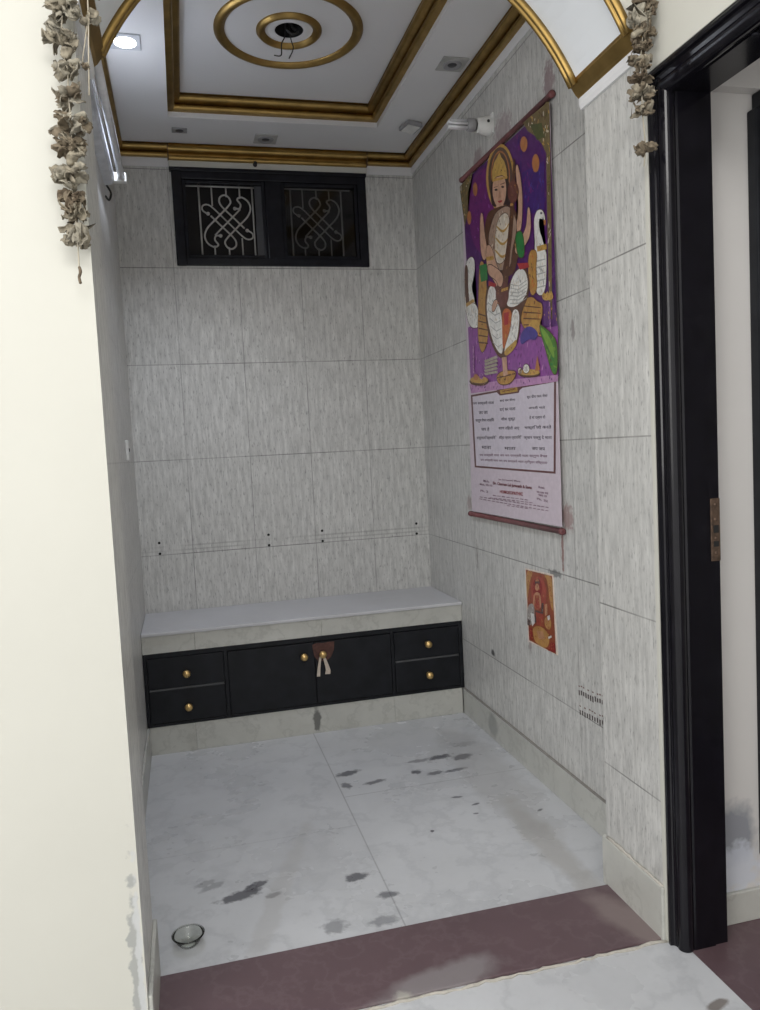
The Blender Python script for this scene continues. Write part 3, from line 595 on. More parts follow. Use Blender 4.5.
for i in range(70):
    z = .005 + 2.09 * i / 69; w = random.uniform(.0003, .0018)
    rings.append([(XPR - w, .012, z), (XPR - w, -.002, z), (XPR + .012, -.002, z), (XPR + .012, .012, z)])
m.ring_sweep(rings, 'cream', False); struct(m.build('trim_2'), 'thin white plaster edge beside the black door frame', 'trim')
m = MB(); m.box((2.3, -3.3, -.05), (2.4, .12, ZTOP), 'white_room'); struct(m.build('wall_unseen'), 'unseen far wall added to dim the room beyond the door frame', 'wall')  # out of view, added to dim the white wall seen through the doorway
# door wall running towards the camera
m = MB(); m.box((XPR, -1.02, 2.078), (1.42, 0, ZTOP), 'cream'); m.box((XPR, -3.3, -.05), (1.42, -1.02, ZTOP), 'cream')
struct(m.build('wall_side'), 'cream wall above the black door frame', 'wall')
m = MB(); m.box((1.438, .02, -.05), (3.4, .12, ZTOP), 'white_room'); m.box((1.43, -.01, 2.062), (3.4, .02, ZTOP), 'white_room')
struct(m.build('wall_beyond'), 'white damp-stained wall seen through the black door frame', 'wall')
m = MB(); m.box((-2.6, -3.3, ZTOP), (3.4, 0, ZTOP + .05), 'plaster'); struct(m.build('ceiling'), 'plain ceiling of the room in front', 'ceiling')

# skirtings
m = MB(); m.box((XR - .010, T, 0), (XR, YB, .120), 'skirt', .002); m.box((XR - .0105, T, .120), (XR, YB, .1225), 'grout_dark')
struct(m.build('baseboard_right'), 'marble skirting along the right niche wall', 'baseboard')
m = MB(); m.box((0, T, 0), (.010, YB, .122), 'skirt', .002); struct(m.build('baseboard_left'), 'marble skirting along the left niche wall', 'baseboard')
m = MB(); m.box((XPR - .010, .004, 0), (XPR, T + .004, .140), 'skirt', .003); m.box((XPR - .01, T, 0), (XR - .01, T + .01, .140), 'skirt', .002)
pts = [(XPR - .004, .01 + (T - .02) * i / 14, .141 + random.uniform(-.001, .002)) for i in range(15)]
bb = struct(m.build('baseboard_front'), 'marble skirting on the right jamb of the niche', 'baseboard')
g = MB(); g.tube(pts, [random.uniform(.003, .006) for _ in pts], 'grout', 6); g.build('grout_edge', bb)
m = MB(); m.box((XPL, .004, 0), (XPL + .010, T + .004, .140), 'skirt', .003); m.box((.01, T, 0), (XPL + .01, T + .01, .14), 'skirt', .002); struct(m.build('baseboard_jamb'), 'marble skirting on the left jamb of the niche', 'baseboard')
m = MB(); m.box((1.428, .008, 0), (3.4, .02, .082), 'skirt', .003); struct(m.build('baseboard_beyond'), 'marble skirting on the wall beyond the door frame', 'baseboard')

# ------------------------------------------------------------ ceiling with tray and gold cornices
tx0, tx1, ty0, ty1 = .258, 1.175, .66, 1.88
ZU = 2.79
m = MB()
m.box((-.05, T - .02, ZC), (tx0, D + .05, ZC + .02), 'plaster'); m.box((tx1, T - .02, ZC), (XR + .05, D + .05, ZC + .02), 'plaster')
m.box((tx0, T - .02, ZC), (tx1, ty0, ZC + .02), 'plaster'); m.box((tx0, ty1, ZC), (tx1, D + .05, ZC + .02), 'plaster')
m.box((tx0 - .02, ty0 - .02, ZC + .02), (tx0, ty1 + .02, ZU), 'plaster'); m.box((tx1, ty0 - .02, ZC + .02), (tx1 + .02, ty1 + .02, ZU), 'plaster')
m.box((tx0, ty0 - .02, ZC + .02), (tx1, ty0, ZU), 'plaster'); m.box((tx0, ty1, ZC + .02), (tx1, ty1 + .02, ZU), 'plaster')
# upper ceiling with a round hole for the fan point
hc = (.700, 1.285); hr = .052
segs = 40; V = []
inner = [(hc[0] + hr * math.cos(2 * PI * i / segs), hc[1] + hr * math.sin(2 * PI * i / segs), ZU) for i in range(segs)]
outer = []
for i in range(segs):
    a = 2 * PI * i / segs; dx, dy = math.cos(a), math.sin(a); k = 1 / max(abs(dx), abs(dy))
    ex = (tx1 - hc[0] + .02) if dx > 0 else (hc[0] - tx0 + .02); ey = (ty1 - hc[1] + .02) if dy > 0 else (hc[1] - ty0 + .02)
    outer.append((hc[0] + dx * k * ex, hc[1] + dy * k * ey, ZU))
up = [(x, y, ZU + .12) for x, y, z in inner]
m.ring_sweep([[inner[i], outer[i]] for i in range(segs)], 'plaster', True, False)
m.ring_sweep([[inner[i], up[i]] for i in range(segs)], 'dark', True, False)
m.face(up, 'dark')
struct(m.build('ceiling', fix=False), 'white plaster tray ceiling of the niche', 'ceiling')

def beads(n=2, w=.05, h=.05):
    """gold cornice section: (projection, height) from the wall foot up to the ceiling"""
    P = [(0, 0)]
    for k in range(n):
        bx, bz = w * k / n, h * k / n
        for j in range(7):
            a = -PI * .25 + (PI * .92) * j / 6 - .35
            r = .5 * math.hypot(w / n, h / n)
            P.append((bx + w / n * .62 + r * .72 * math.cos(a), bz + h / n * .40 + r * .62 * math.sin(a)))
    P += [(w, h), (0, h)]
    return P
def rect_sweep(mb, x0, x1, y0, y1, z, prof, mat):
    mb.ring_sweep([[(x, y, z + h) for x, y, h in row] for row in
        [[(x0 + o, y0 + o, h) for o, h in prof], [(x1 - o, y0 + o, h) for o, h in prof], [(x1 - o, y1 - o, h) for o, h in prof], [(x0 + o, y1 - o, h) for o, h in prof]]], mat, True, True)
m = MB(); rect_sweep(m, 0, XR, T, D, 2.655, beads(2, .05, .053), 'gold')
struct(m.build('trim_3'), 'gold cornice around the top of the niche walls', 'cornice')
m = MB(); pf = beads(2, .052, .062)
m.ring_sweep([[(x, D - o - .004, 2.640 + h) for o, h in pf] for x in (.252, 1.192)], 'gold', False)
cw = struct(m.build('trim_4'), 'gold cornice piece above the black window', 'cornice')
g = MB()
for x in (.250, 1.192): g.box((x - .003, D - .058, 2.642), (x + .003, D, 2.703), 'dark_gold')
g.build('joint', cw)
m = MB(); m.box((0, D - .006, 2.615), (.25, D, 2.657), 'plaster', .002); m.box((1.194, D - .006, 2.615), (XR, D, 2.657), 'plaster', .002)
m.box((0, T, 2.622), (.006, D, 2.657), 'plaster', .002); m.box((XR - .006, T, 2.622), (XR, D, 2.657), 'plaster', .002)
m.box((.25, D - .02, 2.612), (1.194, D, 2.642), 'cream', .002)
struct(m.build('trim_5'), 'white plaster band under the gold cornice', 'trim')
m = MB(); rect_sweep(m, tx0, tx1, ty0, ty1, ZC + .022, beads(2, .05, ZU - ZC - .022), 'gold')
struct(m.build('trim_6'), 'gold cornice inside the ceiling tray', 'cornice')

# arch trims
def arc_trim(y0, y1):
    mb = MB(); n = 48; rings = []
    for i in range(n + 1):
        a = a0 + (PI - 2 * a0) * i / n; ring = []
        w = y1 - y0
        for t, d in ((0, 0), (.0, .009), (.12, .014), (.30, .016), (.44, .011), (.50, .007), (.58, .012), (.74, .018), (.90, .015), (1, .009), (1, 0)):
            r = ARC_R - d; ring.append((ARC_X + r * math.cos(a), y0 + w * t, ARC_Z + r * math.sin(a)))
        rings.append(ring)
    mb.ring_sweep(rings, 'gold', False, True, True); return mb
struct(arc_trim(T - .026, T + .004).build('trim_7'), 'gold moulding along the inner edge of the arch', 'moulding')
struct(arc_trim(-.004, .024).build('trim_8'), 'gold moulding along the outer edge of the arch', 'moulding')
def impost(sx, x, nm, lab):
    mb = MB()
    pf = [(0, 0), (.012, 0), (.016, .004), (.019, .006), (.036, .030), (.036, .040), (0, .040)]
    mb.prism([(x + sx * o, 2.148 + h) for o, h in pf], 1, -.006, T + .006, 'gold')
    mb.prism([(x, 2.120), (x + sx * .008, 2.120), (x + sx * .012, 2.132), (x + sx * .012, 2.148), (x, 2.148)], 1, -.003, T + .004, 'plaster')
    struct(mb.build(nm), lab, 'moulding')
impost(-1, XPR, 'trim_9', 'gold and white impost moulding at the right foot of the arch')
impost(1, XPL, 'trim_10', 'gold and white impost moulding at the left foot of the arch')

# ------------------------------------------------------------ high window
yw = D - .014
w1 = thing('window_1', 'black framed high window with two scrollwork grilles on the back wall', 'window', ((wx0 + wx1) / 2, D, wz0)); w1['kind'] = 'structure'
m = MB(); fw = .042
m.box((wx0 - .004, yw, wz0 - .002), (wx0 + fw, D + .09, wz1 - .004), 'black_paint', .004); m.box((wx1 - fw, yw, wz0 - .002), (wx1 + .002, D + .09, wz1 - .004), 'black_paint', .004)
m.box((wx0 + fw - .002, yw + .001, wz1 - .050), (wx1 - fw + .002, D + .09, wz1 - .005), 'black_paint', .004); m.box((wx0 + fw - .002, yw + .001, wz0 - .001), (wx1 - fw + .002, D + .09, wz0 + .036), 'black_paint', .004)
m.box((wx0 - .012, yw - .012, wz1 - .018), (wx1 + .004, D + .02, wz1), 'black_paint', .003)
m.build('window_frame', w1)
m = MB(); m.box((.690, yw + .002, wz0 + .034), (.768, D + .09, wz1 - .048), 'black_paint', .004); m.build('mullion', w1)
for (x0, x1) in ((wx0 + fw, .690), (.768, wx1 - fw)):
    m = MB(); z0, z1 = wz0 + .036, wz1 - .050; e = .016
    m.box((x0, yw + .010, z0), (x0 + e, D + .03, z1), 'black_paint', .003); m.box((x1 - e, yw + .010, z0), (x1, D + .03, z1), 'black_paint', .003)
    m.box((x0 + e, yw + .010, z1 - e), (x1 - e, D + .03, z1), 'black_paint', .003); m.box((x0 + e, yw + .010, z0), (x1 - e, D + .03, z0 + e), 'black_paint', .003)
    m.build('sash', w1)
m = MB(); m.box((.785, D + .012, wz0 + .05), (1.128, D + .016, wz1 - .064), 'pane'); m.build('pane', w1)
m = MB(); m.box((.642, D + .016, wz0 + .05), (.676, D + .022, wz1 - .064), 'panel_grey'); m.build('pane', w1)
m = MB(); m.box((wx0, D + .085, wz0), (wx1, D + .09, wz1), 'room_dark'); m.build('backing', w1)
def cr(pts, n=7):
    P = [Vector(p) for p in pts]; out = []
    for i in range(len(P) - 1):
        a, b, c, d = P[max(i - 1, 0)], P[i], P[i + 1], P[min(i + 2, len(P) - 1)]
        for k in range(n):
            t = k / n; out.append(.5 * ((2 * b) + (c - a) * t + (2 * a - 5 * b + 4 * c - d) * t * t + (3 * b - a - 3 * c + d) * t ** 3))
    out.append(P[-1]); return out
C1 = [(452, 515), (434, 514), (428, 530), (440, 549), (424, 558), (400, 544), (390, 516), (403, 484), (440, 447), (490, 397), (497, 378), (485, 360), (467, 359), (454, 374), (461, 399), (505, 443), (546, 484)]
cx_, cy_ = 482, 461
C2 = [(2 * cx_ - x, 2 * cy_ - y) for x, y in C1]
LN = [[(405, 430), (388, 418), (388, 402), (404, 395), (424, 404), (460, 439), (504, 483), (540, 518), (560, 527), (576, 520), (576, 504), (559, 492)], [(430, 512), (534, 410)]]
GS = .33 / 275 * 1.0
def grille(xc, zc):
    mb = MB(); gy = D + .036
    f = lambda p: (xc + (p[0] - cx_) * .00122, gy, zc - (p[1] - cy_) * .00122)
    for C in (C1, C2): mb.tube(cr([f(p) for p in C], 5), .0042, 'grille', 6)
    for C in LN: mb.tube(cr([f(p) for p in C], 4), .0038, 'grille', 6)
    for dx in (-.128, -.068, 0, .064, .124):
        x = xc + dx
        if abs(dx) > .1: mb.tube([(x, gy, zc - .168), (x, gy, zc + .168)], .0042, 'grille', 6)
        else:
            zt = .118 if dx == 0 else (.075 if dx < 0 else .112)
            zb = .118 if dx == 0 else (.112 if dx < 0 else .075)
            mb.tube([(x, gy, zc + zt), (x, gy, zc + .168)], .0036, 'grille', 6); mb.tube([(x, gy, zc - zb), (x, gy, zc - .168)], .0036, 'grille', 6)
    mb.tube([(xc - .19, gy, zc + .165), (xc + .17, gy, zc + .165)], .0042, 'grille', 6)
    mb.tube([(xc - .19, gy, zc - .165), (xc + .17, gy, zc - .165)], .0042, 'grille', 6)
    for s_ in (1, -1):
        for px, py in ((408, 430), (513, 408)):
            q = (px, py) if s_ > 0 else (2 * cx_ - px, 2 * cy_ - py)
            mb.lathe([(0, -.006), (.007, -.004), (.009, 0), (.007, .004), (0, .006)], 'grille', 10, Matrix.Translation(f(q)) @ Matrix.Rotation(PI / 2, 4, 'X'))
    return mb
grille(.508, (wz0 + wz1) / 2 - .008).build('grille', w1); grille(.945, (wz0 + wz1) / 2 - .008).build('grille', w1)
m = MB(); m.lathe([(0, 0), (.010, 0), (.010, .004), (.004, .006), (.004, .022), (.008, .024), (.008, .028), (0, .029)], 'wire', 10, Matrix.Translation((.648, D - .024, 2.632)) @ Matrix.Rotation(PI / 2, 4, 'X'))
tag(m.build('hook', origin=(.648, D - .024, 2.632)), 'small dark hook on the gold cornice above the black window', 'hook')

# ------------------------------------------------------------ door frames
d1 = thing('door_1', 'black gloss painted door frame at the right of the niche', 'door frame', (1.36, -.02, 0)); d1['kind'] = 'structure'
def bead_arc(c, r, a, b, n=6): return [(c[0] + r * math.cos(math.radians(a + (b - a) * i / n)), c[1] + r * math.sin(math.radians(a + (b - a) * i / n))) for i in range(n + 1)]
# section in plan: (x, depth towards the opening)
SEC = [(1.300, 0)] + [(1.2975, .006), (1.2975, .013)] + [(1.305, .015), (1.308, .018)] + bead_arc((1.3260, .0330), .0185, 205, 60, 10) + [(1.341, .0455), (1.346, .0475), (1.400, .0475), (1.402, .0440), (1.436, .0440), (1.436, 0)]
SEC = [(x + .0085, d) for x, d in SEC]
zt = 2.078; hd = .050
m = MB(); m.prism([(x, -d) for x, d in SEC], 2, 0, zt - .012, 'door_gloss'); jb = m.build('jamb', d1)
m = MB(); m.prism([(x, -1.02 + d) for x, d in SEC], 2, 0, zt - .012, 'door_gloss'); m.build('jamb', d1)
m = MB(); m.prism([(x, zt - d * 1.1) for x, d in SEC], 1, -1.018, -.001, 'door_gloss')
m.build('head', d1)
m = MB(); m.box((1.4195, -.0475, .950), (1.4450, -.0435, 1.100), 'rust', .002)
for zz in (.97, 1.005, 1.05, 1.085): m.lathe([(0, .002), (.004, .0015), (.005, 0)], 'rust', 8, Matrix.Translation((1.4325, -.0475, zz)) @ Matrix.Rotation(PI / 2, 4, 'X'))
m.box((1.4255, -.0485, 1.018), (1.4395, -.0470, 1.036), 'dark'); m.box((1.4255, -.0485, .985), (1.4395, -.0470, .998), 'dark')
m.build('strike_plate', d1)['label'] = 'rusty metal strike plate'
m = MB(); m.tube([(1.35, -.30, 2.02), (1.35, -.30, 2.016)], .008, 'black_paint', 8); m.build('bolt', d1)
d2 = thing('door_2', 'edge of a dark frame on the white wall beyond the doorway', 'door frame', (1.66, .01, .18)); d2['kind'] = 'structure'
m = MB(); m.box((1.592, -.012, .165), (1.66, .02, 2.02), 'black_wood', .004); m.box((1.606, -.018, 2.02), (2.5, .02, 2.061), 'black_wood', .004); m.box((1.64, -.016, .165), (1.70, .018, 2.03), 'black_wood', .003); m.build('door_frame', d2)
m = MB(); m.box((1.70, .002, .165), (2.45, .02, 2.02), 'black_wood', .004); m.build('panel', d2)

# ------------------------------------------------------------ storage bench
t = thing('marble_bench_top', 'grey marble slab with pale stone apron on the black cupboard', 'bench top', (XR / 2, (YB + D) / 2, .438))
m = MB(); m.box((.001, YB - .010, .516), (XR - .001, D - .001, .531), 'slab', .003); m.build('slab', t)
m = MB(); m.box((.001, YB, .440), (.2195, YB + .03, .515), 'skirt', .001); m.box((.2205, YB, .440), (.7700, YB + .03, .515), 'skirt', .0006); m.box((.7704, YB, .440), (XR - .001, YB + .03, .515), 'skirt', .0015); m.build('apron', t)
cab = thing('storage_cabinet', 'long low black cupboard with brass knobs under the marble bench top', 'cabinet', (XR / 2, (YB + D) / 2, 0))
m = MB(); m.box((.002, YB + .004, .0), (.2, D - .01, .121), 'skirt', .0008); m.box((.2005, YB + .004, .0), (1.09, D - .01, .121), 'skirt', .0008); m.box((1.0905, YB + .004, .0), (XR - .012, D - .01, .121), 'skirt', .002)
m.build('plinth', cab)['label'] = 'pale marble plinth'
m = MB(); m.box((.002, YB + .012, .122), (XR - .002, D - .01, .438), 'black_wood')
for a, b in ((.002, .016), (.336, .352), (1.086, 1.100), (1.414, XR - .002)): m.box((a, YB, .122), (b, YB + .014, .438), 'black_wood', .002)
m.box((.002, YB + .001, .420), (XR - .002, YB + .014, .4385), 'black_wood', .001); m.box((.002, YB + .001, .122), (XR - .002, YB + .014, .134), 'black_wood', .001)
for a, b in ((.016, .336), (1.100, 1.414)):
    m.box((a + .004, YB - .0015, .2775), (b - .004, YB + .014, .2845), 'black_edge')
m.build('carcass', cab)
def knob(x, z, parent, y):
    mb = MB(); mb.lathe([(0, 0), (.011, 0), (.011, .003), (.006, .005), (.006, .012), (.013, .016), (.017, .022), (.016, .029), (.010, .034), (0, .036)], 'brass', 20, Matrix.Translation((x, y, z)) @ Matrix.Rotation(PI / 2, 4, 'X'))
    mb.build('knob', parent)
def front(name, x0, x1, z0, z1, kx, kz, lab=None):
    mb = MB(); y = YB - .0012
    mb.box((x0, y, z0), (x1, YB + .013, z1), 'black_wood', .0015)
    o = mb.build(name, cab)
    if lab: o['label'] = lab
    knob(kx, kz, o, y)
front('drawer', .018, .334, .286, .417, .177, .345); front('drawer', .018, .334, .137, .276, .177, .200)
front('drawer', 1.102, 1.412, .286, .417, 1.258, .352); front('drawer', 1.102, 1.412, .137, .276, 1.258, .207)
front('door', .354, .731, .137, .414, .683, .358); front('door', .735, 1.084, .137, .414, .767, .361)

# dry leaf and ribbon tied on the right door's knob
t = thing('knob_tie', 'cream ribbon ends and red-brown scrap tied on a cupboard door knob', 'ribbon', (.767, YB - .012, .361))
m = MB(); yk = YB - .0062
outl = [(.724, .405), (.745, .411), (.775, .408), (.800, .411), (.824, .410), (.820, .372), (.806, .342), (.790, .330), (.768, .326), (.745, .331), (.731, .352), (.726, .382)]
ring = [(x, z) for x, z in outl]
m.prism([(x, z) for x, z in ring], 1, yk, yk + .0018, 'redbrown'); m.build('scrap', t)['label'] = 'red-brown scrap behind the knob'
def strip(pts, w0, w1, mb):
    P = [Vector(p) for p in pts]; n = len(P); rings = []
    for i, p in enumerate(P):
        w = w0 + (w1 - w0) * i / (n - 1); tw = .25 * math.sin(i * 1.3)
        dx = Vector((math.cos(tw), math.sin(tw), 0)) * w / 2; nn = Vector((-math.sin(tw), math.cos(tw), 0)) * .0008
        rings.append([p - dx - nn, p + dx - nn, p + dx + nn, p - dx + nn])
    mb.ring_sweep(rings, 'ribbon', False, True, False)
m = MB(); strip([(.757, YB - .018, .352), (.752, YB - .016, .330), (.748, YB - .014, .305), (.745, YB - .013, .280), (.743, YB - .013, .262)], .010, .015, m); m.build('ribbon_end', t)
m = MB(); strip([(.772, YB - .018, .352), (.777, YB - .016, .330), (.784, YB - .014, .305), (.788, YB - .013, .285), (.785, YB - .013, .268)], .011, .024, m); m.build('ribbon_end', t)
m = MB(); m.tube([(.767 + .0095 * math.cos(a), YB - .013 + .002 * math.sin(2 * a), .361 + .0095 * math.sin(a)) for a in [2 * PI * i / 20 for i in range(20)]], .0035, 'ribbon', 8, True); m.build('loop', t)

# ------------------------------------------------------------ ceiling ornaments and lamps
t = thing('ceiling_medallion', 'pair of concentric gold rings around the open fan point on the ceiling', 'ceiling ornament', (hc[0], hc[1], ZU))
for nm, R, w in (('outer_ring', .252, .028), ('inner_ring', .104, .022)):
    m = MB(); prof = []
    for j in range(9):
        a = PI * j / 8; prof.append((R + w * .5 * math.cos(a), ZU - .016 * math.sin(a) ** .7 if 0 < j < 8 else ZU))
    prof = [(R + w * .5 + .004, ZU), (R + w * .5 + .004, ZU - .005)] + prof[1:-1] + [(R - w * .5 - .006, ZU - .005), (R - w * .5 - .006, ZU)]
    m.lathe(prof, 'gold', 64, Matrix.Translation((hc[0], hc[1], 0))); m.build(nm, t)
m = MB(); m.lathe([(.052, ZU - .001), (.060, ZU - .004), (.070, ZU - .002), (.076, ZU)], 'plaster', 40, Matrix.Translation((hc[0], hc[1], 0))); m.build('rim', t)
t = thing('fan_hook_wires', 'dark hook with loose wires hanging from the open ceiling hole', 'wires', (hc[0], hc[1], ZU + .06))
m = MB(); m.tube(cr([(hc[0] + .01, hc[1], ZU + .11), (hc[0] + .01, hc[1], ZU + .02), (hc[0] + .03, hc[1], ZU + .0), (hc[0] + .012, hc[1], ZU - .012), (hc[0] - .01, hc[1], ZU + .004)], 4), .006, 'wire', 8); m.build('hook', t)
m = MB(); m.tube(cr([(hc[0] - .01, hc[1], ZU + .1), (hc[0] - .014, hc[1] + .0, ZU - .01), (hc[0] - .03, hc[1], ZU - .05), (hc[0] - .034, hc[1], ZU - .090), (hc[0] - .060, hc[1], ZU - .092)], 5), .0022, 'wire', 6); m.build('wire', t)
m = MB(); m.tube(cr([(hc[0] + .0, hc[1], ZU + .1), (hc[0] + .004, hc[1], ZU - .02), (hc[0] + .012, hc[1], ZU - .062), (hc[0] - .006, hc[1], ZU - .100)], 5), .0022, 'wire', 6); m.build('wire', t)

def downlight(x, y, lit, label, grp=None, s_=.052):
    t = thing('ceiling_downlight', label, 'ceiling light', (x, y, ZC), grp)
    mb = MB(); mb.box((x - s_, y - s_, ZC - .006), (x + s_, y + s_, ZC), 'batten' if lit else 'dull_plastic', .003); mb.build('frame', t)
    mb = MB()
    if lit: mb.lathe([(0, ZC - .0085), (.034, ZC - .0083), (.037, ZC - .0075), (.038, ZC - .006)], 'lamp', 32, Matrix.Translation((x, y, 0)))
    else: mb.lathe([(0, ZC - .0062), (.018, ZC - .0062), (.024, ZC - .0065), (.030, ZC - .010), (.034, ZC - .011), (.037, ZC - .0055)], 'grey_plastic', 32, Matrix.Translation((x, y, 0)))
    mb.build('diffuser' if lit else 'lamp_ring', t)
    if not lit:
        mb = MB(); mb.lathe([(0, ZC - .0072), (.017, ZC - .0068), (.018, ZC - .006)], 'panel_grey', 20, Matrix.Translation((x, y, 0))); mb.build('bulb', t)
downlight(.125, 1.28, True, 'glowing white downlight at the left of the ceiling')
downlight(.690, 2.060, False, 'small unlit square downlight above the middle of the black window')
downlight(1.318, 1.270, False, 'small unlit square downlight on the right ceiling border')
t = thing('ceiling_downlight', 'tiny unlit recessed fitting near the left back ceiling corner', 'ceiling light', (.305, 2.01, ZC))
m = MB(); m.box((.272, 1.985, ZC - .005), (.338, 2.035, ZC), 'grey_plastic', .002); m.build('frame', t)
m = MB(); m.lathe([(0, ZC - .0064), (.014, ZC - .0062), (.018, ZC - .005)], 'panel_grey', 20, Matrix.Translation((.305, 2.01, 0))); m.build('lamp_ring', t)
t = thing('ceiling_downlight', 'grey lopsided box fitting near the right back ceiling corner', 'ceiling light', (1.318, 1.825, ZC))
R_ = Matrix.Translation((1.318, 1.825, ZC)) @ Matrix.Rotation(.18, 4, 'Z') @ Matrix.Rotation(.10, 4, 'Y')
m = MB(); m.box((-.038, -.045, -.022), (.038, .045, -.002), 'grey_plastic', .004); m.bm.transform(R_); m.build('housing', t)
m = MB(); m.box((-.030, -.036, -.0235), (.030, .036, -.0215), 'white_plastic', .003); m.bm.transform(R_); m.build('frame', t)

t = thing('tube_light', 'white fluorescent tube batten high on the left niche wall', 'tube light', (.03, 1.0, 2.34))
tz, ya, yb2 = 2.352, .40, 1.60
m = MB(); m.prism([(0, tz - .030), (.030, tz - .024), (.040, tz - .010), (.040, tz + .010), (.030, tz + .024), (0, tz + .030)], 1, ya, yb2, 'batten'); m.build('batten', t)
m = MB(); m.tube([(.066, ya + .02, tz), (.066, yb2 - .02, tz)], .013, 'tube_glass', 14); m.build('tube', t)
for y in (ya, yb2):
    m = MB(); m.box((.034, y - .016, tz - .018), (.084, y + .016, tz + .018), 'white_plastic', .004); m.build('lamp_socket', t)
m = MB(); m.tube(cr([(.004, yb2 + .01, tz - .02), (.020, yb2 + .035, tz - .045), (.012, yb2 + .03, tz - .075), (.002, yb2 + .0, tz - .07)], 5), .004, 'wire', 6); m.build('cord', t)

hy, hz = 1.195, 2.452
t = thing('bulb_holder', 'white angled bulb holder on the right wall above the calendar', 'bulb holder', (XR, hy, hz))
RX = Matrix.Translation((XR, hy, hz)) @ Matrix.Rotation(-PI / 2, 4, 'Y')
m = MB(); m.box((XR - .006, hy - .032, hz - .036), (XR, hy + .032, hz + .040), 'white_plastic', .003); m.build('back_plate', t)
m = MB(); m.lathe([(.034, .006), (.036, .012), (.034, .030), (.028, .050), (.026, .060), (.020, .061), (.020, .030), (0, .030)], 'white_plastic', 28, RX); m.build('socket', t)
m = MB(); m.lathe([(0, .003), (.005, .002), (.006, 0)], 'wire', 10, Matrix.Translation((XR - .024, hy - .0352, hz + .004)) @ Matrix.Rotation(PI / 2, 4, 'X')); m.build('screw', t)
t = thing('fluorescent_bulb', 'unlit compact fluorescent bulb plugged into the white wall holder', 'bulb', (XR - .06, hy, hz))
m = MB(); m.lathe([(0, .040), (.012, .040), (.012, .062), (.022, .066), (.024, .075), (.024, .092), (.020, .098), (0, .099)], 'grey_plastic', 24, RX); m.build('base', t)
for dy, dz in ((0, .0), (.0, .0)):
    pass
for k in range(3):
    a = 2 * PI * k / 3 + .5; cy, cz = hy + .010 * math.cos(a), hz + .012 * math.sin(a); ty, tz_ = -math.sin(a) * .0075, math.cos(a) * .0075
    xs = XR - .097; xe = XR - .170
    m = MB(); m.tube([(xs, cy + ty, cz + tz_), (xe + .01, cy + ty, cz + tz_), (xe + .003, cy + ty * .7, cz + tz_ * .7), (xe, cy, cz), (xe + .003, cy - ty * .7, cz - tz_ * .7), (xe + .01, cy - ty, cz - tz_), (xs, cy - ty, cz - tz_)], .0052, 'tube_glass', 8)
    m.build('glass_tube', t)

t = thing('switch_plate', 'small white plate on the left niche wall', 'plate', (0, 1.72, 1.30))
m = MB(); m.box((0, 1.690, 1.262), (.012, 1.745, 1.345), 'white_plastic', .003); m.build('plate', t)
m = MB(); m.box((.011, 1.708, 1.298), (.0145, 1.726, 1.312), 'dark', .001); m.build('button', t)

# ------------------------------------------------------------ calendar scroll
cal = thing('wall_calendar', 'large purple and white devotional calendar scroll hung on the right wall', 'calendar', (XR, 1.1, .95))
XC = XR - .015
m = MB(); q = CAL_SHAPES[0][1]
m.prism([(y, z) for y, z in q], 0, XC, XC + .0012, 'ink_paper'); m.build('sheet', cal)
DABS = {'white': (('grey', 'cream', 'white'), 46, .011), 'throne': (('gold', 'brown', 'saffron', 'orange'), 40, .010), 'olive': (('gold', 'darkleaf', 'brown', 'cream'), 46, .011),
    'violet': (('plum', 'indigo', 'mauve', 'violet'), 260, .020), 'magenta': (('violet', 'plum', 'mauve', 'pink'), 120, .012), 'blouse': (('gold', 'brown', 'cream', 'skin2'), 46, .009), 'cream': (('gold', 'brown', 'white'), 30, .007),
    'leaf': (('leaf2', 'darkleaf', 'green'), 34, .012), 'crown': (('gold', 'brown', 'orange'), 22, .006), 'halo': (('brown', 'hair', 'gourd'), 14, .010), 'pink': (('magenta', 'mauve', 'pink'), 40, .010), 'gold': (('throne', 'brown', 'orange'), 10, .006),
    'brown': (('gourd', 'hair', 'throne'), 16, .007), 'saffron': (('red', 'gold', 'orange'), 24, .009), 'skin': (('skin2', 'skin'), 7, .007), 'plum': (('magenta', 'violet'), 40, .014), 'indigo': (('violet', 'blue', 'plum'), 36, .014), 'green': (('darkleaf', 'leaf'), 8, .007), 'gourd': (('brown', 'throne'), 8, .008), 'mauve': (('violet', 'gold'), 12, .008),
    'prust': (('pred', 'pred2', 'pdark', 'pgold'), 60, .007), 'pgold': (('pskin', 'pred', 'prust'), 26, .006), 'pred': (('prust', 'pgold', 'pred2'), 20, .006), 'pred2': (('pred', 'pgold'), 14, .005), 'pgrey': (('pwhite', 'pdark'), 14, .006), 'pskin': (('pgold', 'prust'), 8, .005), 'pdark': (('prust', 'pgrey'), 6, .005)}
def inside(p, poly):
    r = False; n = len(poly)
    for i in range(n):
        (x0, y0), (x1, y1) = poly[i], poly[(i + 1) % n]
        if (y0 > p[1]) != (y1 > p[1]) and p[0] < (x1 - x0) * (p[1] - y0) / (y1 - y0) + x0: r = not r
    return r
def rounded(l):
    for _ in range(2):
        o = []
        for i in range(len(l)):
            a, b = l[i], l[(i + 1) % len(l)]
            o += [(a[0] * .75 + b[0] * .25, a[1] * .75 + b[1] * .25), (a[0] * .25 + b[0] * .75, a[1] * .25 + b[1] * .75)]
        l = o
    return l
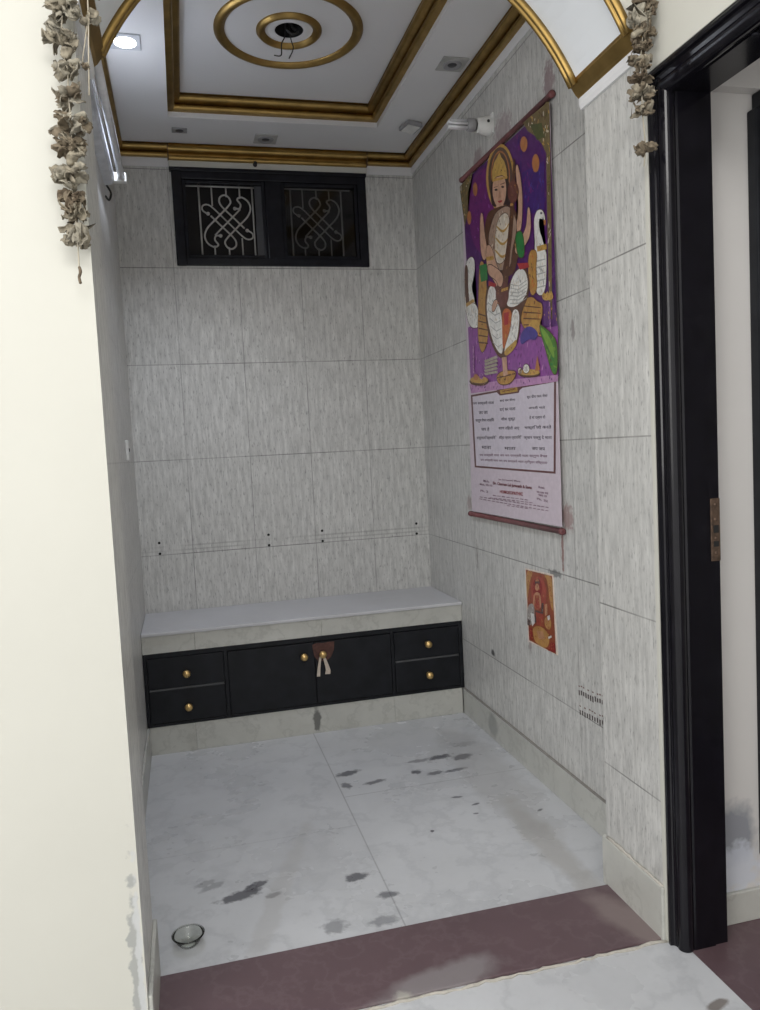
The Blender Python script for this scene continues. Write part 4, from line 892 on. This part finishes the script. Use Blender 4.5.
def dabbed(shapes):
    shapes = [(c, rounded(l) if 5 <= len(l) <= 18 and c not in ('olive', 'pink', 'magenta', 'violet', 'prust', 'mauve', 'grey', 'crown') else l) for c, l in shapes]
    rnd = random.Random(17); out = []
    for c, l in shapes:
        if c in ('skin', 'white', 'green', 'throne', 'crown', 'leaf', 'cream', 'blouse', 'red') and len(l) > 4:
            n = len(l); ar = sum(l[i][0] * l[(i + 1) % n][1] - l[(i + 1) % n][0] * l[i][1] for i in range(n)); o = []
            for i in range(n):
                a, b, d = Vector(l[i - 1]), Vector(l[i]), Vector(l[(i + 1) % n]); t = ((b - a).normalized() + (d - b).normalized())
                t = t.normalized() if t.length > 1e-4 else (d - b).normalized()
                q = b + Vector((t.y, -t.x)) * (.0028 if ar > 0 else -.0028); o.append((q.x, q.y))
            out.append(('hair' if c in ('skin', 'blouse') else 'brown', o))
        out.append((c, l))
        if c not in DABS: continue
        cols, n, sz = DABS[c]; ys = [p[0] for p in l]; zs = [p[1] for p in l]
        got = 0
        for _ in range(n * 14):
            if got >= n: break
            p = (rnd.uniform(min(ys), max(ys)), rnd.uniform(min(zs), max(zs))); a = rnd.gauss(1.57, .6); le = sz * rnd.uniform(.35, 1.1); th_ = sz * rnd.uniform(.14, .36)
            q = [(p[0] + le * math.cos(t) * math.cos(a) - th_ * math.sin(t) * math.sin(a), p[1] + le * math.cos(t) * math.sin(a) + th_ * math.sin(t) * math.cos(a)) for t in (0, .8, 1.57, 2.35, 3.14, 3.93, 4.71, 5.5)]
            if all(inside(v, l) for v in q): out.append((rnd.choice(cols), q)); got += 1
    return out
def print_layers(shapes, x0, step=.00009):
    mb = MB()
    for i, (c, l) in enumerate(shapes):
        x = x0 - .0003 - step * i
        try: mb.face([(x, y, z) for y, z in l], 'ink_' + c)
        except ValueError: pass
    bmesh.ops.triangulate(mb.bm, faces=mb.bm.faces[:])
    for f in mb.bm.faces:
        f.normal_update()
        if f.normal.x > 0: f.normal_flip()
    return mb
pic = [s_ for s_ in CAL_SHAPES[1:] if s_[0] not in ('frame', 'panel', 'plaque', 'plumink')]
rest = [s_ for s_ in CAL_SHAPES[1:] if s_[0] in ('frame', 'panel', 'plaque', 'plumink')]
pic = dabbed(pic)
STP = .0045 / len(pic)
print_layers(pic, XC, STP).build('picture', cal, fix=False)['label'] = 'purple picture of a haloed seated figure with swans'
xt = XC - .0009
print_layers([s_ for s_ in rest if s_[0] != 'plumink'], xt, .00008).build('verse_panel', cal, fix=False)['label'] = 'white panel for the printed verses'
def text_mesh(mb, s_, a, e, hgt, col, x):
    cu = bpy.data.curves.new('t', 'FONT'); cu.body = s_; cu.resolution_u = 2; cu.offset = .03 if col in ('maroon', 'red2') else .014
    o = bpy.data.objects.new('t', cu); COL.objects.link(o)
    dg = bpy.context.evaluated_depsgraph_get(); me = bpy.data.meshes.new_from_object(o.evaluated_get(dg))
    if len(me.vertices):
        xs = [v.co.x for v in me.vertices]; ys = [v.co.y for v in me.vertices]
        x0, x1, y0, y1 = min(xs), max(xs), min(ys), max(ys)
        k = mb.mi('ink_' + col); vs = []
        for v in me.vertices:
            u = (v.co.x - x0) / max(x1 - x0, 1e-6); w = (v.co.y - y0) / max(y1 - y0, 1e-6)
            vs.append(mb.bm.verts.new((x, a[0] + (e[0] - a[0]) * u, a[1] + (e[1] - a[1]) * u + w * hgt)))
        for p in me.polygons:
            try: f = mb.bm.faces.new([vs[i] for i in p.vertices]); f.material_index = k
            except ValueError: pass
    bpy.data.objects.remove(o); bpy.data.curves.remove(cu); bpy.data.meshes.remove(me)
m = MB()
for s_, a, e, hgt, c in CAL_TEXT: text_mesh(m, s_, a, e, hgt, c, xt - .0008)
for c, l in rest:
    if c == 'plumink': m.face([(xt - .0008, y, z) for y, z in l], 'ink_plumink')
m.build('lettering', cal)['label'] = 'dark printed verses and advertiser lines'
for (p, q_), nm in (((RODS[0], RODS[1]), 'top_rod'), ((RODS[2], RODS[3]), 'bottom_rod')):
    m = MB(); A = Vector((XC + .003, p[0], p[1])); B = Vector((XC + .003, q_[0], q_[1])); d = (B - A).normalized()
    pts = [A, A + d * .003, A + d * .016, A + d * .017, B - d * .017, B - d * .016, B - d * .003, B]
    m.tube(pts, [.006, .0118, .0118, .0100, .0100, .0118, .0118, .006], 'rod', 14); m.build(nm, cal)

po = thing('paper_print', 'small red and gold devotional print pasted on the right wall', 'print', (XR, .92, .5))
m = MB(); m.prism([(y, z) for y, z in POSTER[0][1]], 0, XR - .0022, XR - .0002, 'ink_edge'); m.build('sheet', po)
POD = dabbed(POSTER[1:])
print_layers(POD, XR - .0022, .0012 / len(POD)).build('picture', po, fix=False)

# ------------------------------------------------------------ garlands of dried flowers
def petal(mb, base, direc, length, width, mat, rnd):
    d = Vector(direc).normalized(); sde = d.orthogonal().normalized(); sde = Matrix.Rotation(rnd.uniform(0, 2 * PI), 3, d) @ sde; nn = d.cross(sde)
    ns, nt = 7, 5; grid = []; curl = rnd.uniform(-2.2, 2.2); cup = rnd.uniform(.3, 1.4) * rnd.choice((-1, 1)); ph = rnd.uniform(0, 9)
    for i in range(ns + 1):
        s_ = i / ns; row = []
        wd = width * (.35 + .65 * math.sin(PI * min(1, s_ * .72 + .12))) * (1 - .25 * s_)
        for j in range(nt + 1):
            t_ = j / nt - .5
            p = Vector(base) + d * (length * s_) * (1 - .2 * abs(curl) * s_) + sde * wd * t_ + nn * (curl * length * .45 * s_ * s_ + cup * wd * (t_ * t_) * 1.6)
            p += nn * .30 * length * noise.noise(Vector((s_ * 3 + ph, t_ * 4, ph))) + sde * .16 * length * noise.noise(Vector((s_ * 4, t_ * 4 + ph, 2)))
            row.append(mb.bm.verts.new(p))
        grid.append(row)
    fs = []
    for i in range(ns):
        for j in range(nt):
            f = mb.bm.faces.new([grid[i][j], grid[i][j + 1], grid[i + 1][j + 1], grid[i + 1][j]]); f.material_index = mb.mi(mat); f.smooth = True; fs.append(f)
    bmesh.ops.recalc_face_normals(mb.bm, faces=fs)
    bmesh.ops.solidify(mb.bm, geom=fs, thickness=.0012)
def clump(parent, c, r, h, seed, mats, n=11, droop=0.0, ymax=-.0004):
    rnd = random.Random(seed); mb = MB(); c = Vector(c)
    for i in range(n):
        a = 2 * PI * i / n + rnd.uniform(-.3, .3); el = rnd.uniform(-.7, .7) - droop
        d = Vector((math.cos(a), math.sin(a) * .8, el))
        b = c + Vector((math.cos(a) * r * .12, math.sin(a) * r * .12, rnd.uniform(-h * .4, h * .4)))
        petal(mb, b, d, r * rnd.uniform(.75, 1.08), r * rnd.uniform(.45, .95), rnd.choice(mats), rnd)
    for v in mb.bm.verts:
        dv = v.co - c
        if dv.length > r * 1.15: v.co = c + dv * (r * 1.15 / dv.length)
        if v.co.y > ymax: v.co.y = ymax - (v.co.y - ymax) * .15
        v.co.z = c.z + (v.co.z - c.z) * min(1.0, 1.0 if abs(v.co.z - c.z) < h else h / abs(v.co.z - c.z) * 1.02)
    return mb.build('dried_flower', parent, fix=False)
GY = -.040
t = thing('dried_garland', 'dried flower garland hanging left of the niche opening on the cream wall', 'garland', (.05, GY, 2.13), 'dried garlands beside the arch')
L_ = [(.055, 2.10, .044, .024, ('dry2', 'dry0'), 0), (.048, 2.050, .040, .030, ('dry2', 'dry0'), .3), (.056, 1.995, .036, .026, ('dry2', 'dry0'), .2), (.053, 1.945, .038, .026, ('dry2', 'dry0', 'dry1'), .5),
      (.054, 1.882, .046, .026, ('dry2', 'dry1'), -.6), (.052, 1.848, .040, .018, ('dry1', 'dry0'), .1), (.044, 1.805, .042, .036, ('dry0', 'dry2'), .6), (.048, 1.757, .032, .018, ('dry1', 'dry3'), .2), (.048, 1.732, .036, .016, ('dry0', 'dry1'), .2), (.050, 1.697, .042, .026, ('dry2', 'dry0'), 1.0)]
for i, (x, z, r, h, mt, dr) in enumerate(L_): clump(t, (x + .007, GY, z), r * .80, h * 1.15, 40 + i, mt, 17, dr)
m = MB(); m.tube([(.062, -.001, 2.235), (.062, GY, 2.222)] + [(x + .007, GY, z) for x, z in [(a[0], a[1]) for a in L_] + [(.049, 1.64), (.048, 1.612)]], .0014, 'string', 6); m.build('string', t)
m = MB(); m.tube([(0.062, .002, 2.235), (0.062, -.012, 2.2369999999999997)], .0018, 'rust', 6); m.build('nail', t)
m = MB(); m.tube(cr([(.056, GY, 1.628), (.058, GY - .004, 1.618), (.054, GY + .003, 1.610), (.056, GY, 1.598)], 4), .0028, 'dry3', 6); m.build('dried_stem', t)
t = thing('dried_garland', 'short strand of dried petals at the top left corner of the arch', 'garland', (.10, GY, 2.12), 'dried garlands beside the arch')
L2 = [(.104, 2.135, .034, .022, ('dry2', 'dry0'), 0), (.102, 2.088, .034, .024, ('dry2', 'dry0'), .3), (.088, 1.998, .014, .010, ('dry1', 'dry0'), .2)]
for i, (x, z, r, h, mt, dr) in enumerate(L2): clump(t, (x + .006, GY, z), r * .6, h * .8, 70 + i, mt, 8, dr)
m = MB(); m.tube([(.112, -.001, 2.235), (.110, GY, 2.22), (.106, GY, 2.09), (.100, GY, 2.0), (.097, GY, 1.945)], .0014, 'string', 6); m.tube([(.102, GY, 2.07), (.088, GY, 2.0)], .0012, 'string', 6); m.build('string', t)
m = MB(); m.tube([(0.112, .002, 2.235), (0.112, -.012, 2.2369999999999997)], .0018, 'rust', 6); m.build('nail', t)
t = thing('dried_garland', 'brown dried garland hanging right of the arch beside the black door frame', 'garland', (1.26, GY, 2.14), 'dried garlands beside the arch')
L3 = [(1.275, 2.205, .036, .028, ('dry3', 'dry1'), 0), (1.258, 2.172, .036, .022, ('dry0', 'dry2'), .2), (1.268, 2.140, .034, .018, ('dry1', 'dry3'), .1), (1.265, 2.112, .026, .016, ('dry3', 'dry1'), .1), (1.259, 2.080, .034, .018, ('dry1', 'dry0'), .2),
      (1.262, 2.045, .034, .012, ('dry1', 'dry3'), .0), (1.262, 2.012, .034, .014, ('dry0', 'dry1'), .0), (1.261, 1.976, .032, .014, ('dry0', 'dry1'), .0), (1.268, 1.893, .032, .028, ('dry1', 'dry1'), .1)]
for i, (x, z, r, h, mt, dr) in enumerate(L3): clump(t, (x, GY - .012, z), r * .85, h, 90 + i, mt, 15, dr, -.0004)
m = MB(); m.tube([(1.285, -.001, 2.26)] + [(x, GY - .012, z) for x, z in [(1.28, 2.25)] + [(a[0], a[1]) for a in L3] + [(1.262, 1.855)]], .0014, 'string', 6); m.build('string', t)
m = MB(); m.tube([(1.285, .002, 2.26), (1.285, -.012, 2.2619999999999996)], .0018, 'rust', 6); m.build('nail', t)
m = MB(); m.tube(cr([(1.235, GY - .02, 2.128), (1.255, GY - .022, 2.140), (1.278, GY - .02, 2.150)], 4), [.004] + [.007] * 7 + [.005], 'dry0', 8); m.build('dried_stem', t)

# ------------------------------------------------------------ glass bowl on the floor
t = thing('glass_bowl', 'small clear glass bowl standing on the marble floor at the left jamb', 'bowl', (.153, .380, 0))
m = MB(); m.lathe([(0, .0005), (.020, .0005), (.023, .002), (.030, .011), (.036, .021), (.039, .027), (.0395, .029), (.0375, .030), (.0345, .025), (.028, .013), (.021, .006), (0, .005)], 'glass', 40, Matrix.Translation((.153, .380, 0))); m.build('bowl', t)
m = MB(); m.lathe([(.0388, .0275), (.0415, .0280), (.042, .0305), (.0388, .0310), (.037, .030)], 'glass', 40, Matrix.Translation((.153, .380, 0))); m.build('rim', t)

# ------------------------------------------------------------ light
w = bpy.data.worlds.new('World'); S.world = w; w.use_nodes = True
bg = w.node_tree.nodes['Background']; bg.inputs[0].default_value = (1, .99, .972, 1); bg.inputs[1].default_value = 1.2
def area(name, loc, target, size, power, col, sy=None):
    l = bpy.data.lights.new(name, 'AREA'); l.energy = power; l.color = col; l.size = size
    if sy: l.shape = 'RECTANGLE'; l.size_y = sy
    else: l.shape = 'DISK'
    o = bpy.data.objects.new(name, l); COL.objects.link(o); o.location = loc
    o.rotation_euler = (Vector(target) - Vector(loc)).to_track_quat('-Z', 'Y').to_euler(); return o
sp = bpy.data.lights.new('downlight_lamp', 'SPOT'); sp.energy = 42; sp.color = (.82, .88, 1); sp.spot_size = math.radians(125); sp.spot_blend = 1.0; sp.shadow_soft_size = .035
so = bpy.data.objects.new('downlight_lamp', sp); COL.objects.link(so); so.location = (.125, 1.28, ZC - .05)
area('room_ceiling_light', (.1, -1.9, 2.86), (.6, .9, .4), 1.3, 40, (1, .985, .96), .9)
area('side_daylight', (-1.5, -2.0, 1.75), (1.3, .7, 1.1), 1.2, 34, (1, .99, .96), 1.5)

# ------------------------------------------------------------ camera
cam = bpy.data.cameras.new('camera'); co = bpy.data.objects.new('camera', cam); COL.objects.link(co)
yaw, pitch, roll, f = 0.245, -0.0712, -0.0511, 778.26
fw_ = Vector((math.sin(yaw) * math.cos(pitch), math.cos(yaw) * math.cos(pitch), math.sin(pitch)))
r0 = Vector((math.cos(yaw), -math.sin(yaw), 0)); u0 = r0.cross(fw_)
r_ = math.cos(roll) * r0 + math.sin(roll) * u0; u_ = -math.sin(roll) * r0 + math.cos(roll) * u0
co.matrix_world = Matrix(((r_.x, u_.x, -fw_.x, .2205), (r_.y, u_.y, -fw_.y, -1.6318), (r_.z, u_.z, -fw_.z, 1.2551), (0, 0, 0, 1)))
cam.sensor_fit = 'VERTICAL'; cam.sensor_height = 24; cam.lens = f * 24 / 1010; cam.clip_start = .02
S.camera = co
S.view_settings.view_transform = 'Standard'; S.view_settings.look = 'None'; S.view_settings.gamma = 1; S.view_settings.use_curve_mapping = False
S.view_settings.exposure = 0.0
